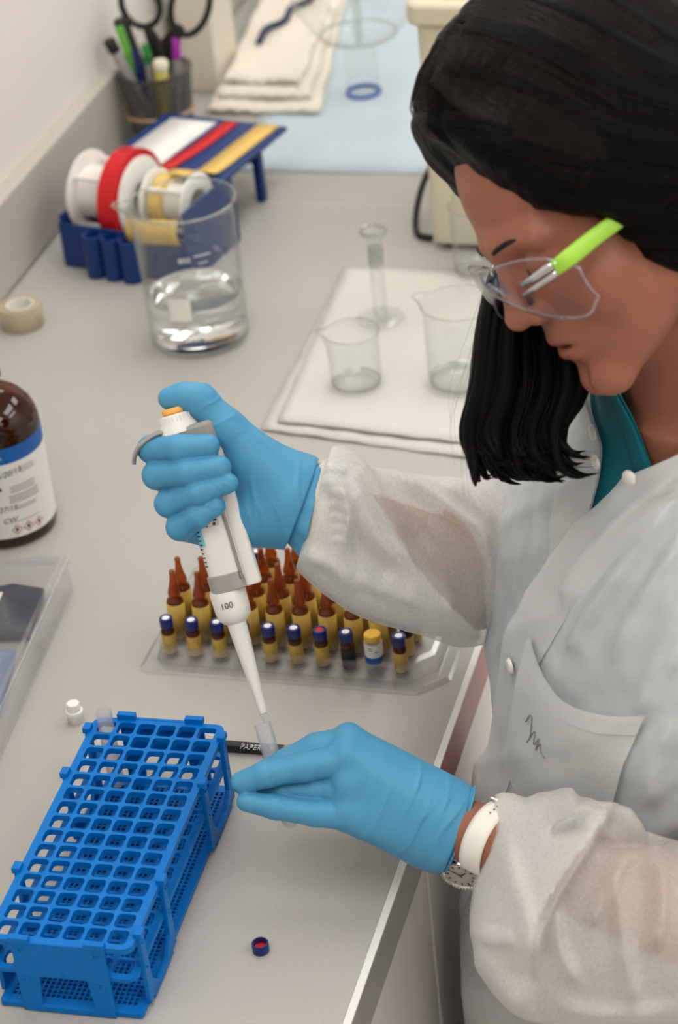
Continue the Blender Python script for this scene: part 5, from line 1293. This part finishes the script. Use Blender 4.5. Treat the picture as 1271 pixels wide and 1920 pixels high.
# breast pocket with a sagging top hem and a pen scribble
def pocket_pt(u, v, lift=0.0):
    """u across (0 front edge .. 1), v down (0 hem .. 1)"""
    th = (-1.5+36*u+v*-8)*D2R; zt = .150+.018*(abs(u-.45)*2)**1.5-.012*u*0; z = zt+(.030-zt)*v
    gap = .007*math.sin(PI*min(1, max(0, u)))*max(0, 1-v*2.2)
    return torso_pt(th, z, .0205+fold(th, z)*.55+gap+lift)
b = MB().grid([[tuple(pocket_pt(i/26, j/24)) for i in range(27)] for j in range(25)]); pkt = body_part('pocket', b, 'coat_double', cl)
MATS['pocket_cloth'] = cloth_mat('pocket_cloth', rgb(236, 238, 236), .12); pkt.data.materials[0] = MATS['pocket_cloth']
b = MB().grid([[tuple(pocket_pt(i/26, j/24*.9, .0012)) for i in range(27)] for j in range(4)]); body_part('pocket_hem', b, 'coat_double', cl)
b = MB()
sc = [(0, .3), (.1, .9), (.2, 1.0), (.25, .5), (.28, .05), (.24, -.35), (.34, .35), (.42, .62), (.45, .2), (.52, .1), (.60, .6), (.62, .0), (.70, .55), (.80, .2), (.95, .12)]
b.tube([tuple(pocket_pt(.20+.26*x, .46-.14*y+.05*x, .0008)) for x, y in spline(sc, 60)], .0004, 5); body_part('pen_scribble', b, 'grey_ink', cl)
# scrubs under the coat, V neck
def sc_edge(z, s): return (np.interp(z, [-.6, .285, .30, .315, .335, .36], [30, 30, 26, 23, 19, 8]) if s < 0 else np.interp(z, [-.6, .285, .30, .315, .335, .36], [29, 29, 36, 44, 56, 80]))*D2R
for s in (1, -1):
    zz = np.concatenate([np.linspace(-.42, .255, 40), np.linspace(.262, .36, 22)]); rows = []
    for z in zz:
        a = sc_edge(z, s); e = PI*s if s > 0 else -PI
        rows.append([tuple(torso_pt(a+(e-a)*i/60, z, .0030+.001*math.sin(i*.5+z*30)+max(0, z-.30)*.05)) for i in range(61)])
    so = body_part('scrub_top', MB().grid(rows), 'scrub_teal'); md = so.modifiers.new('thickness', 'SOLIDIFY'); md.thickness = .0012
    rows = [[tuple(torso_pt(sc_edge(z, s)+s*w_/.066, z, .0052+max(0, z-.30)*.05)) for w_ in (-.0004, .004, .009, .014)] for z in np.linspace(.27, .36, 18)]
    nb_ = body_part('neck_band', MB().grid(rows), 'scrub_teal', so); md = nb_.modifiers.new('thickness', 'SOLIDIFY'); md.thickness = .0012
# sleeves: rings given by their upper and lower outline and depth
def sleeve(rings, nrow, nring, amp, seed, folds=()):
    tab = spline([(a, b_, c, d_, e, g) for (a, b_), (c, d_), e, g in rings], nrow); rows = []; outs = []
    for j, (x0, y0, x1, y1, d_, hb) in enumerate(tab):
        u = j/(nrow-1); A = P(x0, y0, d_); B = P(x1, y1, d_); cen = (A+B)/2; va = (B-A)/2
        vb = -_f*hb
        env = math.sin(PI*min(1, u*1.0))**.5 if u < .5 else 1.0; row = []
        for i in range(nring):
            t_ = 2*PI*i/nring; n1 = mnoise.noise(Vector((math.cos(t_)*1.4+seed, math.sin(t_)*1.4, u*5+seed)))
            q = 4.0*u*3+2.2*math.sin(t_+seed)+1.2*math.cos(2*t_); r1 = (1-abs(math.sin(q)))**2.2; r2 = (1-abs(math.sin(2.1*q+1.1*t_+seed)))**3
            s = 1+env*amp*(1.0*n1+.9*r1+.5*r2-.35)
            row.append(tuple(cen+s*(va*math.cos(t_)*-1)+s*vb*math.sin(t_)))
        rows.append(row); outs.append([va*math.cos(t_)*-1*.25+vb*math.sin(t_) for t_ in np.linspace(0, 2*PI, nring, endpoint=False)])
    return press_rows(rows, outs, folds) if folds else rows
RS = [((622, 868), (597, 1040), 1.622, .027), ((620, 845), (556, 1060), 1.626, .034), ((635, 842), (580, 1092), 1.632, .045), ((680, 866), (645, 1140), 1.652, .052), ((740, 884), (715, 1172), 1.680, .056), ((805, 893), (800, 1188), 1.712, .058), ((870, 897), (880, 1208), 1.745, .058), ((935, 900), (925, 1195), 1.765, .060), ((1010, 880), (960, 1130), 1.775, .062), ((1080, 840), (1010, 1060), 1.775, .058)]
rr_rows = sleeve(RS, 150, 120, .022, 1.7, F_RIGHT); sr = body_part('coat_sleeve', MB().grid(rr_rows, wrap=True), 'sleeve_cloth'); sr['label'] = 'loose translucent sleeve of the arm holding the pipette'
LS = [((938, 1488), (893, 1612), 1.606, .027), ((962, 1488), (886, 1672), 1.600, .036), ((1000, 1498), (882, 1752), 1.585, .046), ((1060, 1490), (918, 1834), 1.568, .055), ((1110, 1498), (975, 1902), 1.552, .060), ((1165, 1536), (1060, 1918), 1.538, .062), ((1225, 1562), (1160, 1922), 1.525, .062), ((1300, 1582), (1265, 1930), 1.512, .062), ((1352, 1575), (1400, 1930), 1.505, .064), ((1375, 1550), (1540, 1850), 1.50, .066), ((1385, 1490), (1630, 1640), 1.50, .068), ((1405, 1400), (1670, 1460), 1.502, .070), ((1440, 1290), (1700, 1290), 1.505, .072), ((1470, 1190), (1690, 1130), 1.51, .070), ((1490, 1110), (1640, 1060), 1.52, .060)]
ll_rows = sleeve(LS, 160, 120, .024, 4.4, F_LEFT); sl = body_part('coat_sleeve', MB().grid(ll_rows, wrap=True), 'sleeve_cloth'); sl['label'] = 'loose translucent sleeve of the arm wearing the watch'
def lining(rows, line, par, back=.93):
    """the sleeve is folded double on the cuff side of its main crease: a second layer just inside"""
    V = np.array(rows); c = V.mean(1, keepdims=True); W2 = c+(V-c)*back; sh = W2.shape; px = to_px(V.reshape(-1, 3)).reshape(sh[0], sh[1], 2)
    L_ = np.array(line); xl = np.interp(px[..., 1], L_[:, 1], L_[:, 0]); keep = px[..., 0] < xl-3; b = MB(); b.v = [tuple(q) for q in W2.reshape(-1, 3)]; n = sh[1]
    for j in range(sh[0]-1):
        for i in range(n):
            k = (i+1) % n
            if keep[j, i] and keep[j+1, i] and keep[j, k] and keep[j+1, k]: b.f.append((j*n+i, j*n+k, (j+1)*n+k, (j+1)*n+i))
    body_part('sleeve_fold', b, 'coat_double', par)
lining(rr_rows, [(640, 838), (690, 895), (735, 965), (775, 1045), (830, 1115), (905, 1200)], sr); lining(ll_rows, [(1160, 1480), (1140, 1530), (1100, 1590), (1055, 1655), (1012, 1735), (998, 1830), (1020, 1930)], sl)
for o in (sr, sl, cl, cr_):
    md = o.modifiers.new('smooth', 'SUBSURF'); md.levels = 1; md.render_levels = 1
def band(rings, par):
    rows = sleeve(rings, 14, 72, .012, .4); body_part('sleeve_cuff', MB().grid(rows, wrap=True), 'cuff_knit', par)
band([((598, 868), (574, 1036), 1.618, .0280), ((604, 863), (579, 1041), 1.619, .0300), ((615, 860), (590, 1046), 1.621, .0312), ((626, 864), (601, 1048), 1.623, .0305)], sr)
band([((928, 1492), (884, 1612), 1.607, .0262), ((940, 1487), (893, 1616), 1.606, .0275), ((954, 1487), (902, 1630), 1.603, .030), ((966, 1490), (912, 1642), 1.600, .031)], sl)
# shoulder heads of the sleeves
for S_, E_ in ((SHR, EL_R), (SHL, EL_L)):
    m_ = S_+(E_-S_)*.62; S2 = S_+np.array([0, 0, -.006])
    def sh_sdf(p): return smin(d_cone(p, S2, m_, .060, .052), d_cone(p, S2, S2+(np.array([.497, .212, .215])-S2)*.45, .058, .050), .02)
    b_ = np.array([S2, m_, S2+(np.array([.497, .212, .215])-S2)*.45]); body_part('shoulder_head', sdf_mesh('shoulder', sh_sdf, b_.min(0)-.075, b_.max(0)+.075, .005), 'coat_cloth')
# trousers and shoes
def trouser_sdf(p):
    d = np.maximum(torso_sdf(p, .004), np.maximum(p[:, 2]+.28, -.42-p[:, 2]))
    for sx in (-1, 1):
        hp = np.array([.51, .232, -.40])+TL*.085*sx; kn = np.array([.50, .235, -.60])+TL*.09*sx; an = np.array([.53, .25, -.87])+TL*.095*sx
        d = smin(d, smin(d_cone(p, hp, kn, .092, .070), d_cone(p, kn, an, .070, .060), .02), .03)
    return np.maximum(d, -.89-p[:, 2])
body_part('trousers', sdf_mesh('trousers', trouser_sdf, (.25, -.05, -.91), (.78, .52, -.25), .012), 'trouser')
for sx in (-1, 1):
    an = np.array([.53, .25, -.885])+TL*.095*sx
    def shoe_sdf(p): return np.maximum(smin(d_cone(p, an+TF*-.03-np.array([0, 0, 0]), an+TF*.13-np.array([0, 0, .004]), .040, .034), d_cone(p, an, an+np.array([0, 0, .03]), .042, .04), .02), FL+.002-p[:, 2])
    body_part('shoe', sdf_mesh('shoe', shoe_sdf, an-.22, an+.22, .006), 'shoe')

# ------------------------------------------------------------------ wristwatch
mat('strap_white', rgb(240, 235, 226), .45, bump=dict(scale=900, strength=.2, dist=.0004)); mat('steel_polish', rgb(205, 203, 200), .18, metal=1.0); mat('dial', rgb(176, 174, 162), .3, metal=.3); mat('dial_dark', rgb(70, 66, 58), .4)
wax = EL_L-WR_L; wax /= np.linalg.norm(wax)
wL_ = float(np.linalg.norm(EL_L-WR_L)); wc = WR_L+wax*.031; RW = .0228+(.040-.0228)*.031/wL_+.0012; watch = thing('wristwatch', 'silver wristwatch with white leather strap on the wrist', 'watch', tuple(wc))
WI = Matrix.Translation(-Vector(wc))
def wpart(name, b, m, par=None, solid=0):
    me = b.mesh(name); me.transform(WI); o = link(name, me, m, par or watch); me.shade_smooth(); me.set_sharp_from_angle(angle=.7)
    if solid: md = o.modifiers.new('thickness', 'SOLIDIFY'); md.thickness = solid
    return o
we1 = Q(867, 1625, 0)-Q(930, 1492, 0); wn_ = wax+.12*we1/np.linalg.norm(we1); wn_ /= np.linalg.norm(wn_); we1 -= wn_*(we1@wn_); we1 /= np.linalg.norm(we1); we2 = np.cross(wn_, we1); we2 = we2 if we2@_f < 0 else -we2
def wr(t_, r=0.0, w_=0.0): return wc+we1*((RW+r)*math.cos(t_))+we2*((RW+r)*math.sin(t_))+wn_*w_
rows = [[tuple(wr(t_, .0006, w_)) for w_ in np.linspace(-.0085, .0085, 6)] for t_ in np.linspace(.40, 2*PI-.55, 60)]
wpart('strap', MB().grid(rows), 'strap_white', solid=.0016)
bk_ = MB()
for w_ in (-.0095, .0095): bk_.tube([tuple(wr(t_, .0022, w_)) for t_ in np.linspace(PI-.28, PI+.12, 8)], .0010, 6)
for t_ in (PI-.28, PI+.12): bk_.tube([tuple(wr(t_, .0022, w_)) for w_ in np.linspace(-.0095, .0095, 6)], .0010, 6)
bk_.tube([tuple(wr(PI-.08, .0028, w_)) for w_ in np.linspace(-.008, .004, 4)], .0007, 6); wpart('buckle', bk_, 'steel_polish')
hl2 = MB()
for k in range(3): hl2.lathe([(.0007, 0), (.0007, .0004)], 8, Matrix.Translation(wr(PI-.5-.16*k, .0016)) @ frame_from(wr(PI-.5-.16*k, .01)-wr(PI-.5-.16*k, 0)).to_4x4())
wpart('strap_hole', hl2, 'dial_dark')
fn = -.34*CR*.9-.70*CU+(-_f)*.62; fn /= np.linalg.norm(fn); fc = Q(865, 1638, -1)
WF = Matrix.Translation(fc) @ frame_from(fn, wn_).to_4x4()
wpart('case', MB().lathe([(.0120, -.0045), (.0145, -.0030), (.0152, -.0005), (.0150, .0012), (.0001, .0012)], 48, WF), 'steel_polish')
wpart('bezel', MB().lathe([(.0118, .0012), (.0150, .0012), (.0146, .0026), (.0126, .0030), (.0118, .0022)], 48, WF, closed=True), 'steel_polish')
gm = MB()
for k in range(36): a = 2*PI*k/36; gm.box((.0137*math.cos(a), .0137*math.sin(a), .0032), (.0013, .0013, .0008), WF)
wpart('bezel_stone', gm, 'steel_polish')
wpart('dial', MB().lathe([(.0001, .0019), (.0118, .0019), (.0118, .0017), (.0001, .0017)], 40, WF), 'dial')
dm = MB()
for k in range(12): a = 2*PI*k/12; M2 = WF @ Matrix.Rotation(a, 4, 'Z'); dm.box((.0098, 0, .0021), (.0024, .0010, .0003), M2)
dm.box((.0025, 0, .0023), (.007, .0008, .0003), WF @ Matrix.Rotation(.8, 4, 'Z')); dm.box((.003, 0, .0024), (.009, .0006, .0003), WF @ Matrix.Rotation(2.6, 4, 'Z')); dm.lathe([(.0008, .002), (.0008, .0028)], 10, WF)
wpart('dial_mark', dm, 'dial_dark')
lg_ = MB(); 
for s in (-1, 1): lg_.box((s*.0062, .0142, -.0008), (.0028, .0065, .0030), WF); lg_.box((s*.0062, -.0142, -.0008), (.0028, .0065, .0030), WF)
lg_.box((0, .0158, -.0004), (.0105, .0028, .0022), WF)
wpart('lug', lg_, 'steel_polish'); wpart('crown', MB().lathe([(.0016, .0), (.0019, .0004), (.0019, .003), (.0016, .0034)], 16, WF @ Matrix.Translation((.0150, 0, -.0008)) @ Matrix.Rotation(PI/2, 4, 'Y')), 'steel_polish')
